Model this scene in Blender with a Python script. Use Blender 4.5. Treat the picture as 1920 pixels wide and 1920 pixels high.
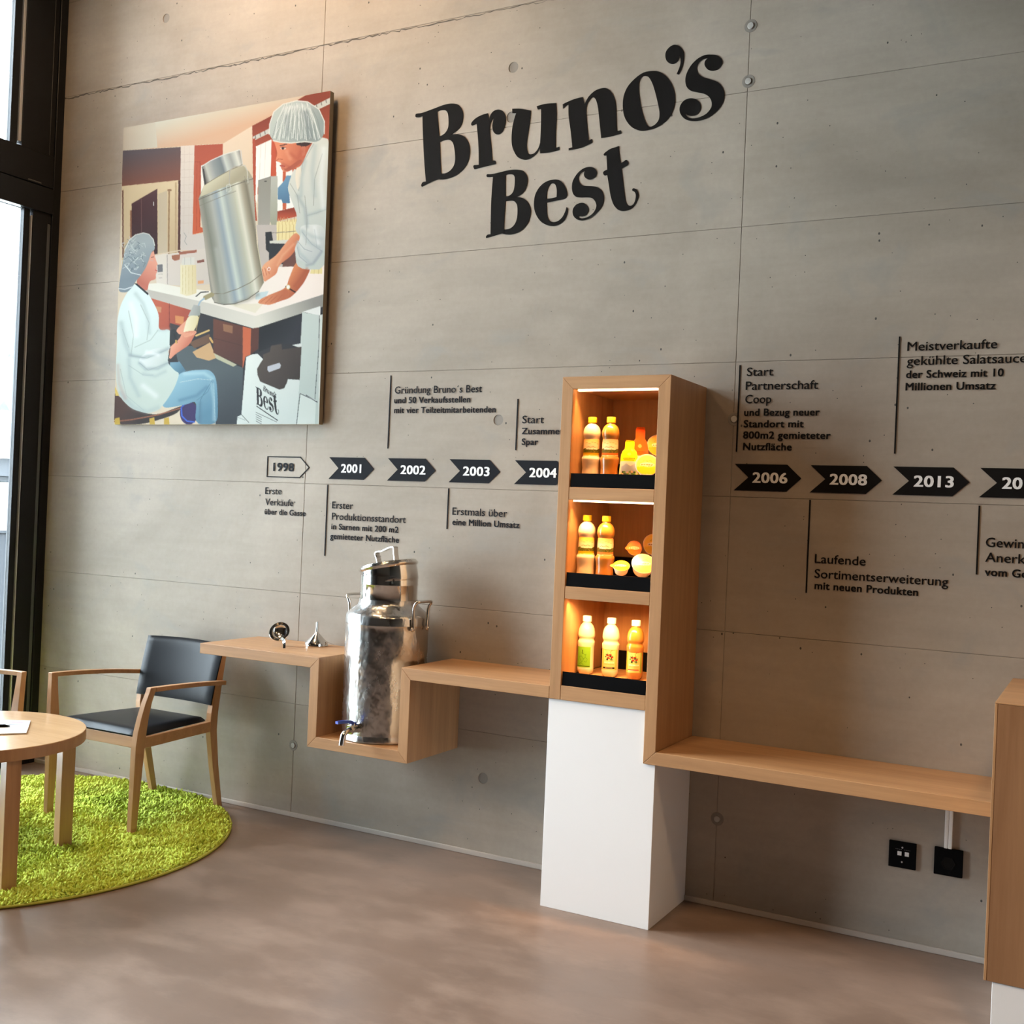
import bpy, bmesh, math, random
import numpy as np
from mathutils import Vector, Matrix
from mathutils.geometry import tessellate_polygon
random.seed(7)
rng = np.random.default_rng(7)
for o in list(bpy.data.objects):
    bpy.data.objects.remove(o)
scn = bpy.context.scene
COL = scn.collection
PI = math.pi

# ------------------------------------------------------------------ camera
CAM = np.array([3.6329, -4.0141, 1.4157])
FPX = 2089.53
YAW, PITCH, ROLL = 0.4964, 0.0021, -0.0428
def _rot(y, p, r):
    cy, sy, cp, sp, cr, sr = math.cos(y), math.sin(y), math.cos(p), math.sin(p), math.cos(r), math.sin(r)
    return np.array([[cy, -sy, 0], [sy, cy, 0], [0, 0, 1]]) @ np.array([[1, 0, 0], [0, cp, -sp], [0, sp, cp]]) @ np.array([[cr, 0, sr], [0, 1, 0], [-sr, 0, cr]])
RM = _rot(YAW, PITCH, ROLL)
cam_d = bpy.data.cameras.new('camera')
cam_d.sensor_width = 36.0
cam_d.lens = FPX / 1920 * 36.0
cam_d.clip_start = 0.05
cam_d.clip_end = 2000
cam = bpy.data.objects.new('camera', cam_d)
COL.objects.link(cam)
X, Y, Z = RM[:, 0], RM[:, 2], -RM[:, 1]
cam.matrix_world = Matrix(((X[0], Y[0], Z[0], CAM[0]), (X[1], Y[1], Z[1], CAM[1]), (X[2], Y[2], Z[2], CAM[2]), (0, 0, 0, 1)))
scn.camera = cam
def ray(u, v):
    return RM @ np.array([(u - 960) / FPX, 1.0, -(v - 960) / FPX])
def wall(u, v, y=0.0):
    "point of the photograph's ray on the plane parallel to the back wall at depth y"
    q = ray(u, v); return CAM + (y - CAM[1]) / q[1] * q
def flat(u, v, z=0.0):
    q = ray(u, v); return CAM + (z - CAM[2]) / q[2] * q

# ------------------------------------------------------------------ world, lights, exposure
scn.view_settings.view_transform = 'Standard'
scn.view_settings.look = 'None'
scn.view_settings.gamma = 1.0
scn.view_settings.use_curve_mapping = False
scn.view_settings.exposure = 1.43
w = bpy.data.worlds.new('sky'); scn.world = w; w.use_nodes = True
nt = w.node_tree; nt.nodes.clear()
wo = nt.nodes.new('ShaderNodeOutputWorld'); bg = nt.nodes.new('ShaderNodeBackground')
tc = nt.nodes.new('ShaderNodeTexCoord'); nz = nt.nodes.new('ShaderNodeTexNoise'); rp = nt.nodes.new('ShaderNodeValToRGB')
nz.inputs['Scale'].default_value = 2.2; nz.inputs['Detail'].default_value = 5
rp.color_ramp.elements[0].position = 0.35; rp.color_ramp.elements[0].color = (0.70, 0.84, 1.0, 1)
rp.color_ramp.elements[1].position = 0.62; rp.color_ramp.elements[1].color = (0.85, 0.93, 1.0, 1)
nt.links.new(tc.outputs['Generated'], nz.inputs['Vector']); nt.links.new(nz.outputs['Fac'], rp.inputs['Fac'])
sx3 = nt.nodes.new('ShaderNodeSeparateXYZ'); nt.links.new(tc.outputs['Generated'], sx3.inputs[0])   # overcast sky: zenith about three times the horizon
mr = nt.nodes.new('ShaderNodeMapRange'); nt.links.new(sx3.outputs['Z'], mr.inputs['Value'])
for a_, b_ in (('From Min', 0.0), ('From Max', 1.0), ('To Min', 6.6), ('To Max', 20.0)): mr.inputs[a_].default_value = b_
nt.links.new(mr.outputs['Result'], bg.inputs['Strength'])
nt.links.new(rp.outputs['Color'], bg.inputs['Color']); nt.links.new(bg.outputs['Background'], wo.inputs['Surface'])

def light(kind, name, loc, power, color, **k):
    d = bpy.data.lights.new(name, kind); d.energy = power; d.color = color
    for a, b in k.items():
        if a not in ('rot', 'aim'): setattr(d, a, b)
    o = bpy.data.objects.new(name, d); COL.objects.link(o); o.location = loc
    if 'rot' in k: o.rotation_euler = k['rot']
    if 'aim' in k:
        o.rotation_euler = (Vector(k['aim']) - Vector(loc)).to_track_quat('-Z', 'Y').to_euler()
    return o

# ------------------------------------------------------------------ object helpers
def prop(o, label=None, cat=None, group=None, kind=None):
    if label: o['label'] = label
    if cat: o['category'] = cat
    if group: o['group'] = group
    if kind: o['kind'] = kind
    return o
def empty(name, loc=(0, 0, 0), label=None, cat=None, group=None, kind=None, rz=0.0):
    o = bpy.data.objects.new(name, None); COL.objects.link(o)
    o.location = loc; o.rotation_euler = (0, 0, rz); o.empty_display_size = 0.1
    return prop(o, label, cat, group, kind)
def org(p):
    "world position of a parent chain (parents made from world coordinates are never rotated)"
    v = Vector((0, 0, 0))
    while p is not None:
        v += p.location; p = p.parent
    return v
def obj(name, vf, m, parent=None, world=True, smooth=False, base=None):
    "one mesh object from (verts, faces); world=True: vertices are in world space; base: own origin"
    V, F = vf[0], vf[1]
    o0 = org(parent) if (world and parent is not None) else Vector((0, 0, 0))
    b = Vector(base) - o0 if base is not None else Vector((0, 0, 0))
    off = o0 + b
    me = bpy.data.meshes.new(name)
    me.from_pydata([(v[0] - off[0], v[1] - off[1], v[2] - off[2]) for v in V], [], F)
    if isinstance(m, (list, tuple)):
        for q in m: me.materials.append(q)
    else: me.materials.append(m)
    if smooth:
        me.polygons.foreach_set('use_smooth', [True] * len(me.polygons))
        if smooth != 'all':
            me.set_sharp_from_angle(angle=math.radians(smooth if smooth > 1 else 35))
    me.update()
    o = bpy.data.objects.new(name, me); COL.objects.link(o)
    o.location = b; o.parent = parent
    return o
def join(*ms):
    V, F = [], []
    for v, f in ms:
        n = len(V); V += list(v); F += [tuple(i + n for i in q) for q in f]
    return V, F
def box(x0, x1, y0, y1, z0, z1, b=0.0):
    "box with its edges chamfered by b"
    if x0 > x1: x0, x1 = x1, x0
    if y0 > y1: y0, y1 = y1, y0
    if z0 > z1: z0, z1 = z1, z0
    if b <= 0:
        V = [(x0, y0, z0), (x1, y0, z0), (x1, y1, z0), (x0, y1, z0), (x0, y0, z1), (x1, y0, z1), (x1, y1, z1), (x0, y1, z1)]
        return V, [(0, 3, 2, 1), (4, 5, 6, 7), (0, 1, 5, 4), (1, 2, 6, 5), (2, 3, 7, 6), (3, 0, 4, 7)]
    bm = bmesh.new(); bmesh.ops.create_cube(bm, size=1)
    for v in bm.verts:
        v.co = ((x0 + x1) / 2 + v.co.x * (x1 - x0), (y0 + y1) / 2 + v.co.y * (y1 - y0), (z0 + z1) / 2 + v.co.z * (z1 - z0))
    bmesh.ops.bevel(bm, geom=bm.edges[:], offset=b, segments=1, affect='EDGES', profile=0.5)
    bm.verts.index_update()
    r = ([tuple(v.co) for v in bm.verts], [tuple(v.index for v in f.verts) for f in bm.faces]); bm.free()
    return r
def bevelled(vf, b, seg=1):
    bm = bmesh.new(); vs = [bm.verts.new(v) for v in vf[0]]
    for f in vf[1]:
        bm.faces.new([vs[i] for i in f])
    bmesh.ops.recalc_face_normals(bm, faces=bm.faces[:])
    ed = [e for e in bm.edges if len(e.link_faces) == 2 and e.calc_face_angle(0) > 0.5]
    bmesh.ops.bevel(bm, geom=ed, offset=b, segments=seg, affect='EDGES', profile=0.5)
    bm.verts.index_update()
    r = ([tuple(v.co) for v in bm.verts], [tuple(v.index for v in f.verts) for f in bm.faces]); bm.free()
    return r
def prism(poly, y0, y1, b=0.0):
    "polygon in (x, z) pushed from y0 (front) to y1"
    n = len(poly)
    V = [(x, y0, z) for x, z in poly] + [(x, y1, z) for x, z in poly]
    F = [tuple(range(n)), tuple(range(2 * n - 1, n - 1, -1))] + [(i, i + n, (i + 1) % n + n, (i + 1) % n) for i in range(n)]
    return bevelled((V, F), b) if b > 0 else (V, F)
def lathe(prof, seg=40, c=(0, 0, 0), cap0=True, cap1=True, wob=None):
    V, F = [], []
    for r, z in prof:
        for k in range(seg):
            a = 2 * PI * k / seg; rr = r * (wob(a, z) if wob else 1)
            V.append((c[0] + rr * math.cos(a), c[1] + rr * math.sin(a), c[2] + z))
    for i in range(len(prof) - 1):
        for k in range(seg):
            F.append((i * seg + k, i * seg + (k + 1) % seg, (i + 1) * seg + (k + 1) % seg, (i + 1) * seg + k))
    if cap0: F.append(tuple(range(seg - 1, -1, -1)))
    if cap1: F.append(tuple((len(prof) - 1) * seg + k for k in range(seg)))
    return V, F
def sweep(path, prof_fn, closed_prof=True, up=(0, 0, 1), caps=True):
    "sweep a section (list of (a,b) from prof_fn(t)) along a path"
    P = [Vector(p) for p in path]; V, F = [], []; n = len(P)
    side = None
    for i, p in enumerate(P):
        d = (P[min(i + 1, n - 1)] - P[max(i - 1, 0)]).normalized()
        u = Vector(up)
        if side is None:
            s = d.cross(u)
            if s.length < 1e-4: s = d.cross(Vector((0, 1, 0)))
        else:
            s = side - d * side.dot(d)
        s.normalize(); side = s; u2 = s.cross(d).normalized()
        sec = prof_fn(i / (n - 1))
        for a, b in sec: V.append(tuple(p + s * a + u2 * b))
    m = len(prof_fn(0))
    for i in range(n - 1):
        for k in range(m):
            F.append((i * m + k, i * m + (k + 1) % m, (i + 1) * m + (k + 1) % m, (i + 1) * m + k))
    if caps: F += [tuple(range(m - 1, -1, -1)), tuple((n - 1) * m + k for k in range(m))]
    return V, F
def tube(path, r, seg=10, up=(0, 0, 1)):
    f = r if callable(r) else (lambda t: r)
    return sweep(path, lambda t: [(f(t) * math.cos(2 * PI * k / seg), f(t) * math.sin(2 * PI * k / seg)) for k in range(seg)], up=up)
def strip(path, wd, th, up=(0, 0, 1)):
    return sweep(path, lambda t: [(-wd / 2, -th / 2), (wd / 2, -th / 2), (wd / 2, th / 2), (-wd / 2, th / 2)], up=up)
def loft(secs):
    "stack of (cx, cy, cz, hx, hy) rectangles"
    V, F = [], []
    for cx, cy, cz, hx, hy in secs:
        V += [(cx - hx, cy - hy, cz), (cx + hx, cy - hy, cz), (cx + hx, cy + hy, cz), (cx - hx, cy + hy, cz)]
    for i in range(len(secs) - 1):
        for k in range(4):
            F.append((i * 4 + k, i * 4 + (k + 1) % 4, i * 4 + 4 + (k + 1) % 4, i * 4 + 4 + k))
    n = 4 * (len(secs) - 1)
    return V, F + [(3, 2, 1, 0), (n, n + 1, n + 2, n + 3)]
def smooth_path(pts, n=6):
    P = [Vector(p) for p in pts]; out = []
    for i in range(len(P) - 1):
        a, b, c, d = P[max(i - 1, 0)], P[i], P[i + 1], P[min(i + 2, len(P) - 1)]
        for k in range(n):
            t = k / n
            out.append(0.5 * ((2 * b) + (c - a) * t + (2 * a - 5 * b + 4 * c - d) * t * t + (3 * b - a - 3 * c + d) * t ** 3))
    return out + [P[-1]]
def xform(vf, M):
    return [tuple(M @ Vector(v)) for v in vf[0]], vf[1]
def copy_tree(o, parent=None):
    c = o.copy(); COL.objects.link(c); c.parent = parent
    for ch in list(o.children):
        copy_tree(ch, c)
    return c

# ------------------------------------------------------------------ materials
def s2l(c):
    return tuple(((x / 255) / 12.92 if x / 255 <= 0.04045 else ((x / 255 + 0.055) / 1.055) ** 2.4) for x in c)
class Mat:
    def __init__(s, name, rough=0.5, metal=0.0, color=(0.5, 0.5, 0.5), spec=0.5):
        s.m = bpy.data.materials.new(name); s.m.use_nodes = True; s.t = s.m.node_tree
        s.b = s.t.nodes['Principled BSDF']
        s.b.inputs['Base Color'].default_value = (*color, 1); s.b.inputs['Roughness'].default_value = rough
        s.b.inputs['Metallic'].default_value = metal; s.b.inputs['Specular IOR Level'].default_value = spec
    def n(s, kind, **k):
        q = s.t.nodes.new('ShaderNode' + kind)
        for a, b in k.items():
            if a in q.inputs: q.inputs[a].default_value = b
            else: setattr(q, a, b)
        return q
    def l(s, a, b): s.t.links.new(a, b)
    def coords(s, scale=(1, 1, 1), rot=(0, 0, 0), world=False):
        mp = s.n('Mapping'); mp.inputs['Scale'].default_value = scale; mp.inputs['Rotation'].default_value = rot
        if world:
            g = s.n('NewGeometry'); s.l(g.outputs['Position'], mp.inputs['Vector'])
        else:
            t = s.n('TexCoord'); s.l(t.outputs['Object'], mp.inputs['Vector'])
        return mp.outputs['Vector']
    def noise(s, vec, scale, detail=4, rough=0.55, dist=0.0):
        q = s.n('TexNoise', Scale=scale, Detail=detail, Roughness=rough, Distortion=dist); s.l(vec, q.inputs['Vector']); return q.outputs['Fac']
    def ramp(s, fac, stops):
        q = s.n('ValToRGB'); e = q.color_ramp.elements
        while len(e) < len(stops): e.new(0.5)
        for i, (p, c) in enumerate(stops):
            e[i].position = p; e[i].color = (*c, 1) if len(c) == 3 else c
        s.l(fac, q.inputs['Fac']); return q.outputs['Color']
    def mix(s, fac, a, b, mode='MIX'):
        q = s.n('Mix', data_type='RGBA', blend_type=mode)
        if hasattr(fac, 'node'): s.l(fac, q.inputs[0])
        else: q.inputs[0].default_value = fac
        for v, i in ((a, 6), (b, 7)):
            if hasattr(v, 'node'): s.l(v, q.inputs[i])
            else: q.inputs[i].default_value = (*v, 1)
        return q.outputs[2]
    def math(s, op, a, b=0.0):
        q = s.n('Math', operation=op)
        for v, i in ((a, 0), (b, 1)):
            if hasattr(v, 'node'): s.l(v, q.inputs[i])
            else: q.inputs[i].default_value = v
        return q.outputs[0]
    def color(s, c): s.l(c, s.b.inputs['Base Color'])
    def bump(s, h, strength=0.2, dist=0.002):
        q = s.n('Bump', Strength=strength, Distance=dist); s.l(h, q.inputs['Height']); s.l(q.outputs['Normal'], s.b.inputs['Normal'])

def concrete(name, warm=1.0):
    m = Mat(name, rough=0.62, spec=0.35)
    v = m.coords(world=True)
    big = m.noise(v, 0.9, 5, 0.6, 0.6)
    base = m.ramp(big, [(0.30, (0.285, 0.236, 0.190)), (0.5, (0.355, 0.300, 0.246)), (0.70, (0.415, 0.356, 0.298))])
    vs = m.coords((0.9, 1, 7.0), world=True)
    streak = m.noise(vs, 2.2, 5, 0.62)
    c = m.mix(0.32, base, m.ramp(streak, [(0.35, (0.80, 0.80, 0.80)), (0.62, (1.06, 1.06, 1.06))]), 'MULTIPLY')
    fine = m.noise(v, 45, 4, 0.7)
    c = m.mix(0.35, c, m.ramp(fine, [(0.3, (0.86, 0.86, 0.86)), (0.7, (1.08, 1.08, 1.08))]), 'MULTIPLY')
    cloud = m.noise(m.coords((1, 1, 1.6), world=True), 2.7, 4, 0.6, 1.0)
    c = m.mix(m.ramp(cloud, [(0.56, (0, 0, 0)), (0.74, (0.55, 0.55, 0.55))]), c, (0.27, 0.255, 0.235))
    # small air pores
    vo = m.n('TexVoronoi', Scale=24.0); vo.feature = 'F1'; m.l(m.coords((1, 1, 0.75), world=True), vo.inputs['Vector'])
    rnd = m.n('SeparateColor'); m.l(vo.outputs['Color'], rnd.inputs[0])
    size = m.math('MULTIPLY', m.math('GREATER_THAN', rnd.outputs[0], 0.74), m.math('MULTIPLY', rnd.outputs[1], 0.085))
    hole = m.math('LESS_THAN', vo.outputs['Distance'], size)
    vo2 = m.n('TexVoronoi', Scale=60.0); vo2.feature = 'F1'; m.l(v, vo2.inputs['Vector'])
    r2 = m.n('SeparateColor'); m.l(vo2.outputs['Color'], r2.inputs[0])
    s2 = m.math('MULTIPLY', m.math('GREATER_THAN', r2.outputs[0], 0.90), m.math('MULTIPLY', r2.outputs[1], 0.12))
    hole2 = m.math('LESS_THAN', vo2.outputs['Distance'], s2)
    hh = m.math('MAXIMUM', hole, hole2)
    c = m.mix(hh, c, (0.06, 0.055, 0.05))
    m.color(c)
    m.bump(m.math('SUBTRACT', m.math('MULTIPLY', streak, 0.35), m.math('MULTIPLY', hh, 1.0)), 0.25, 0.0015)
    return m.m
M_CON = concrete('concrete')

def wood(name, ax, dark=(0.38, 0.20, 0.105), light_=(0.60, 0.36, 0.205), rough=0.42, sc=1.0):
    "fine straight-grained veneer, grain along axis ax"
    m = Mat(name, rough=rough, spec=0.4)
    st = [22.0 * sc, 22.0 * sc, 22.0 * sc]; st[ax] = 1.1 * sc
    v = m.coords(tuple(st), world=True) if name.startswith('oak') else m.coords(tuple(st))
    g = m.noise(v, 1.0, 5, 0.62, 0.25)
    st2 = [110.0, 110.0, 110.0]; st2[ax] = 6.0
    g2 = m.noise(m.coords(tuple(st2), world=name.startswith('oak')), 1.0, 3, 0.6)
    c = m.ramp(g, [(0.28, dark), (0.5, tuple((a + b) / 2 for a, b in zip(dark, light_))), (0.72, light_)])
    c = m.mix(0.4, c, m.ramp(g2, [(0.3, (0.80, 0.78, 0.76)), (0.65, (1.05, 1.05, 1.05))]), 'MULTIPLY')
    m.color(c); m.bump(g2, 0.08, 0.0006)
    return m.m
OD, OL = (0.40, 0.213, 0.098), (0.54, 0.305, 0.148)
OAKX, OAKY, OAKZ = wood('oak_x', 0, OD, OL), wood('oak_y', 1, OD, OL), wood('oak_z', 2, OD, OL)
BEECH = wood('beech', 2, (0.42, 0.22, 0.10), (0.56, 0.32, 0.16), 0.38, 0.7)
BEECHX = wood('beech_x', 0, (0.42, 0.22, 0.10), (0.56, 0.32, 0.16), 0.38, 0.7)
TABLEW = wood('table_beech', 0, (0.50, 0.30, 0.15), (0.66, 0.43, 0.23), 0.22, 0.35)
TABLEE = wood('table_edge', 2, (0.42, 0.22, 0.10), (0.55, 0.32, 0.16), 0.35, 0.5)
M_WHITE = Mat('white_lacquer', 0.35, color=(0.89, 0.885, 0.885)).m
M_BLACKM = Mat('black_tray_metal', 0.6, 0.0, (0.005, 0.005, 0.0055), 0.03).m
M_VINYL = Mat('black_vinyl', 0.7, color=(0.009, 0.008, 0.0075), spec=0.06).m
M_VINYLG = Mat('anthracite_vinyl', 0.6, color=(0.014, 0.015, 0.019), spec=0.06).m
M_TEXTW = Mat('white_vinyl', 0.5, color=(0.8, 0.8, 0.8)).m
def leather():
    m = Mat('black_leather', 0.36, color=(0.006, 0.007, 0.010), spec=0.17)
    m.bump(m.noise(m.coords(), 260, 3), 0.08, 0.0006); return m.m
M_LEATH = leather()
def frame_mat(name, c, r=0.35):
    m = Mat(name, r, 0.5, c); m.bump(m.noise(m.coords((1, 1, 0.2)), 30, 3), 0.03, 0.0008); return m.m
M_FRAME = frame_mat('anthracite_frame', (0.014, 0.015, 0.018))
M_FRAME2 = frame_mat('grey_gasket', (0.14, 0.15, 0.16))
M_SILV = frame_mat('silver_bead', (0.55, 0.55, 0.56))
def steel(name, rough=0.2, dents=0.0, col=(0.62, 0.61, 0.60)):
    m = Mat(name, rough, 1.0, col)
    v = m.coords((1, 1, 0.55))
    if dents:
        a = m.noise(v, 9, 2, 0.5); b = m.noise(v, 26, 2, 0.5)
        m.bump(m.math('ADD', a, m.math('MULTIPLY', b, 0.45)), dents, 0.017)
        m.l(m.ramp(m.noise(v, 14, 5, 0.65), [(0.3, (rough * 0.8,) * 3), (0.7, (rough * 1.6,) * 3)]), m.b.inputs['Roughness'])
        m.color(m.ramp(m.noise(v, 6, 4), [(0.3, tuple(x * 0.88 for x in col)), (0.7, col)]))
    return m.m
M_CAN = steel('dented_steel', 0.19, 0.5)
M_CANS = steel('polished_steel', 0.13, 0.0, (0.66, 0.65, 0.63))
M_BLUE = Mat('blue_plastic', 0.35, color=(0.02, 0.05, 0.33)).m
def floor_mat():
    m = Mat('screed_floor', 0.34, spec=0.45)
    v = m.coords(world=True)
    a = m.noise(v, 1.1, 4, 0.55)
    c = m.ramp(a, [(0.32, (0.166, 0.114, 0.086)), (0.5, (0.200, 0.139, 0.107)), (0.68, (0.238, 0.168, 0.133))])
    b = m.noise(m.coords((1, 2.0, 1), rot=(0, 0, 0.5), world=True), 2.6, 6, 0.66)
    c = m.mix(m.ramp(b, [(0.47, (0, 0, 0)), (0.66, (0.60, 0.60, 0.60))]), c, (0.310, 0.225, 0.178))
    d = m.noise(m.coords((1, 1.5, 1), rot=(0, 0, -0.3), world=True), 6.0, 5, 0.7)
    c = m.mix(m.ramp(d, [(0.52, (0, 0, 0)), (0.75, (0.45, 0.45, 0.45))]), c, (0.145, 0.105, 0.085))
    m.color(c)
    m.l(m.ramp(b, [(0.3, (0.30, 0.30, 0.30)), (0.7, (0.44, 0.44, 0.44))]), m.b.inputs['Roughness'])
    return m.m
M_FLOOR = floor_mat()
def glass_mat():
    m = Mat('clear_glass'); t = m.t; t.nodes.remove(m.b)
    tr = m.n('BsdfTransparent'); gl = m.n('BsdfGlossy', Roughness=0.02); fr = m.n('Fresnel', IOR=1.45); mx = m.n('MixShader')
    tr.inputs['Color'].default_value = (0.94, 0.96, 0.95, 1)
    m.l(fr.outputs[0], mx.inputs[0]); m.l(tr.outputs[0], mx.inputs[1]); m.l(gl.outputs[0], mx.inputs[2])
    m.l(mx.outputs[0], t.nodes['Material Output'].inputs['Surface']); return m.m
M_GLASS = glass_mat()
def emis(name, c, s):
    m = Mat(name); m.b.inputs['Emission Color'].default_value = (*c, 1); m.b.inputs['Emission Strength'].default_value = s; return m.m
M_LED = emis('warm_led', (1.0, 0.62, 0.30), 5.0)
M_LAMP = emis('lamp_glow', (1.0, 0.8, 0.55), 6.0)
def plain(name, c, r=0.5, **k): return Mat(name, r, color=c, **k).m
M_CEIL = plain('ceiling_plaster', (0.20, 0.18, 0.155), 0.9)
M_ROOM = plain('plaster', (0.10, 0.085, 0.07), 0.9)
M_PLUG = plain('plug_grey', (0.44, 0.42, 0.39), 0.7)
M_DARKC = plain('dark_recess', (0.24, 0.215, 0.19), 0.8)
M_PRINT = Mat('printed_colour', 0.6, spec=0.10)
_a = M_PRINT.n('Attribute', attribute_name='ink'); M_PRINT.color(_a.outputs['Color']); M_PRINT = M_PRINT.m
M_PRINTG = Mat('printed_foil', 0.22, spec=0.5)
_a = M_PRINTG.n('Attribute', attribute_name='ink'); M_PRINTG.color(_a.outputs['Color']); M_PRINTG = M_PRINTG.m

# ------------------------------------------------------------------ flat print: shapes evaluated into a colour attribute
class Paint:
    def __init__(s, bg): s.ops = [('fill', bg)]; s.round = False
    def poly(s, pts, c, c2=None, p1=None, p2=None, wob=0.0):
        if s.round and len(pts) > 5:
            for _ in range(2):      # rounds the outline (corner cutting)
                pts = [q for i in range(len(pts)) for q in ((0.8 * pts[i][0] + 0.2 * pts[(i + 1) % len(pts)][0], 0.8 * pts[i][1] + 0.2 * pts[(i + 1) % len(pts)][1]), (0.2 * pts[i][0] + 0.8 * pts[(i + 1) % len(pts)][0], 0.2 * pts[i][1] + 0.8 * pts[(i + 1) % len(pts)][1]))]
        s.ops.append(('poly', np.array(pts, float), c, c2, p1, p2, wob)); return s
    def soft(s, pts, wd, c, al=0.45):
        "brush stroke with soft edges"
        s.ops.append(('soft', np.array(pts, float), wd, c, al)); return s
    def line(s, pts, wd, c):
        s.ops.append(('line', np.array(pts, float), wd, c)); return s
    def ell(s, cx, cy, rx, ry, c, ang=0.0):
        s.ops.append(('ell', cx, cy, rx, ry, ang, c)); return s
    def stops(s, pts, p1, p2, st):
        s.ops.append(('stops', np.array(pts, float), p1, p2, st)); return s
    @staticmethod
    def inside(P, q):
        lo, hi = q.min(0), q.max(0)
        idx = np.nonzero((P[:, 0] >= lo[0]) & (P[:, 0] <= hi[0]) & (P[:, 1] >= lo[1]) & (P[:, 1] <= hi[1]))[0]
        if len(idx) == 0: return idx
        x, y = P[idx, 0], P[idx, 1]; ins = np.zeros(len(idx), bool); n = len(q)
        for i in range(n):
            x1, y1 = q[i]; x2, y2 = q[(i + 1) % n]
            if y1 == y2: continue
            t = ((y1 > y) != (y2 > y)) & (x < (x2 - x1) * (y - y1) / (y2 - y1) + x1); ins ^= t
        return idx[ins]
    def eval(s, P):
        C = np.zeros((len(P), 3))
        for o in s.ops:
            k = o[0]
            if k == 'fill': C[:] = o[1]
            elif k == 'poly':
                i = s.inside(P, o[1])
                if len(i) == 0: continue
                if o[3] is None: C[i] = o[2]
                else:
                    a, b = np.array(o[4], float), np.array(o[5], float); d = b - a
                    t = np.clip(((P[i] - a) @ d) / (d @ d), 0, 1)[:, None]
                    C[i] = np.array(o[2]) * (1 - t) + np.array(o[3]) * t
            elif k == 'stops':
                i = s.inside(P, o[1])
                if len(i) == 0: continue
                a, b = np.array(o[2], float), np.array(o[3], float); d = b - a
                t = np.clip(((P[i] - a) @ d) / (d @ d), 0, 1)
                for ch in range(3): C[i, ch] = np.interp(t, [q[0] for q in o[4]], [q[1][ch] for q in o[4]])
            elif k == 'line':
                q, wd = o[1], o[2]
                for j in range(len(q) - 1):
                    a, b = q[j], q[j + 1]; lo = np.minimum(a, b) - wd; hi = np.maximum(a, b) + wd
                    i = np.nonzero((P[:, 0] >= lo[0]) & (P[:, 0] <= hi[0]) & (P[:, 1] >= lo[1]) & (P[:, 1] <= hi[1]))[0]
                    if len(i) == 0: continue
                    d = b - a; t = np.clip(((P[i] - a) @ d) / max(d @ d, 1e-9), 0, 1)[:, None]
                    dd = np.hypot(*(P[i] - a - t * d).T); C[i[dd < wd / 2]] = o[3]
            elif k == 'soft':
                q, wd = o[1], o[2]; best = np.full(len(P), 1e9)
                for j in range(len(q) - 1):
                    a, b = q[j], q[j + 1]; lo = np.minimum(a, b) - 3 * wd; hi = np.maximum(a, b) + 3 * wd
                    i = np.nonzero((P[:, 0] >= lo[0]) & (P[:, 0] <= hi[0]) & (P[:, 1] >= lo[1]) & (P[:, 1] <= hi[1]))[0]
                    if len(i) == 0: continue
                    d = b - a; t = np.clip(((P[i] - a) @ d) / max(d @ d, 1e-9), 0, 1)[:, None]
                    best[i] = np.minimum(best[i], np.hypot(*(P[i] - a - t * d).T))
                i = np.nonzero(best < 3 * wd)[0]; f = (o[4] * np.exp(-(best[i] / wd) ** 2))[:, None]
                C[i] = C[i] * (1 - f) + np.array(o[3]) * f
            elif k == 'ell':
                cx, cy, rx, ry, an, c = o[1:]
                i = np.nonzero((abs(P[:, 0] - cx) < rx + ry) & (abs(P[:, 1] - cy) < rx + ry))[0]
                x, y = P[i, 0] - cx, P[i, 1] - cy
                xx, yy = x * math.cos(an) + y * math.sin(an), -x * math.sin(an) + y * math.cos(an)
                C[i[(xx / rx) ** 2 + (yy / ry) ** 2 < 1]] = c
        return C
def set_ink(me, rgb255, k=1.0):
    c = np.asarray(rgb255, float) / 255; lin = np.where(c <= 0.04045, c / 12.92, ((c + 0.055) / 1.055) ** 2.4) * k
    a = me.color_attributes.new('ink', 'FLOAT_COLOR', 'POINT')
    a.data.foreach_set('color', np.c_[lin, np.ones(len(lin))].ravel().astype(np.float32))
def grid_mesh(name, nx, ny, pos, uv, paint, m, parent=None, k=1.0, ss=1):
    "pos(S,T)->Nx3 positions (local to parent), uv(S,T)->paint coords"
    s, t = np.meshgrid(np.linspace(0, 1, nx), np.linspace(0, 1, ny)); S, T = s.ravel(), t.ravel()
    V = pos(S, T)
    i = np.arange((nx - 1) * (ny - 1)); r, c = i // (nx - 1), i % (nx - 1); a = r * nx + c
    F = np.c_[a, a + 1, a + nx + 1, a + nx]
    me = bpy.data.meshes.new(name); me.vertices.add(len(V)); me.vertices.foreach_set('co', V.ravel().astype(np.float32))
    me.loops.add(F.size); me.loops.foreach_set('vertex_index', F.ravel().astype(np.int32))
    me.polygons.add(len(F)); me.polygons.foreach_set('loop_start', np.arange(0, F.size, 4, dtype=np.int32))
    me.update(calc_edges=True); me.materials.append(m)
    me.polygons.foreach_set('use_smooth', np.ones(len(F), bool))
    if ss == 1: col = paint.eval(uv(S, T))
    else:
        col = 0
        for dx in (-0.25, 0.25):
            for dy in (-0.25, 0.25): col = col + paint.eval(uv(S + dx / (nx - 1), T + dy / (ny - 1))) / 4
    set_ink(me, col, k)
    o = bpy.data.objects.new(name, me); COL.objects.link(o); o.parent = parent
    return o

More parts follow.
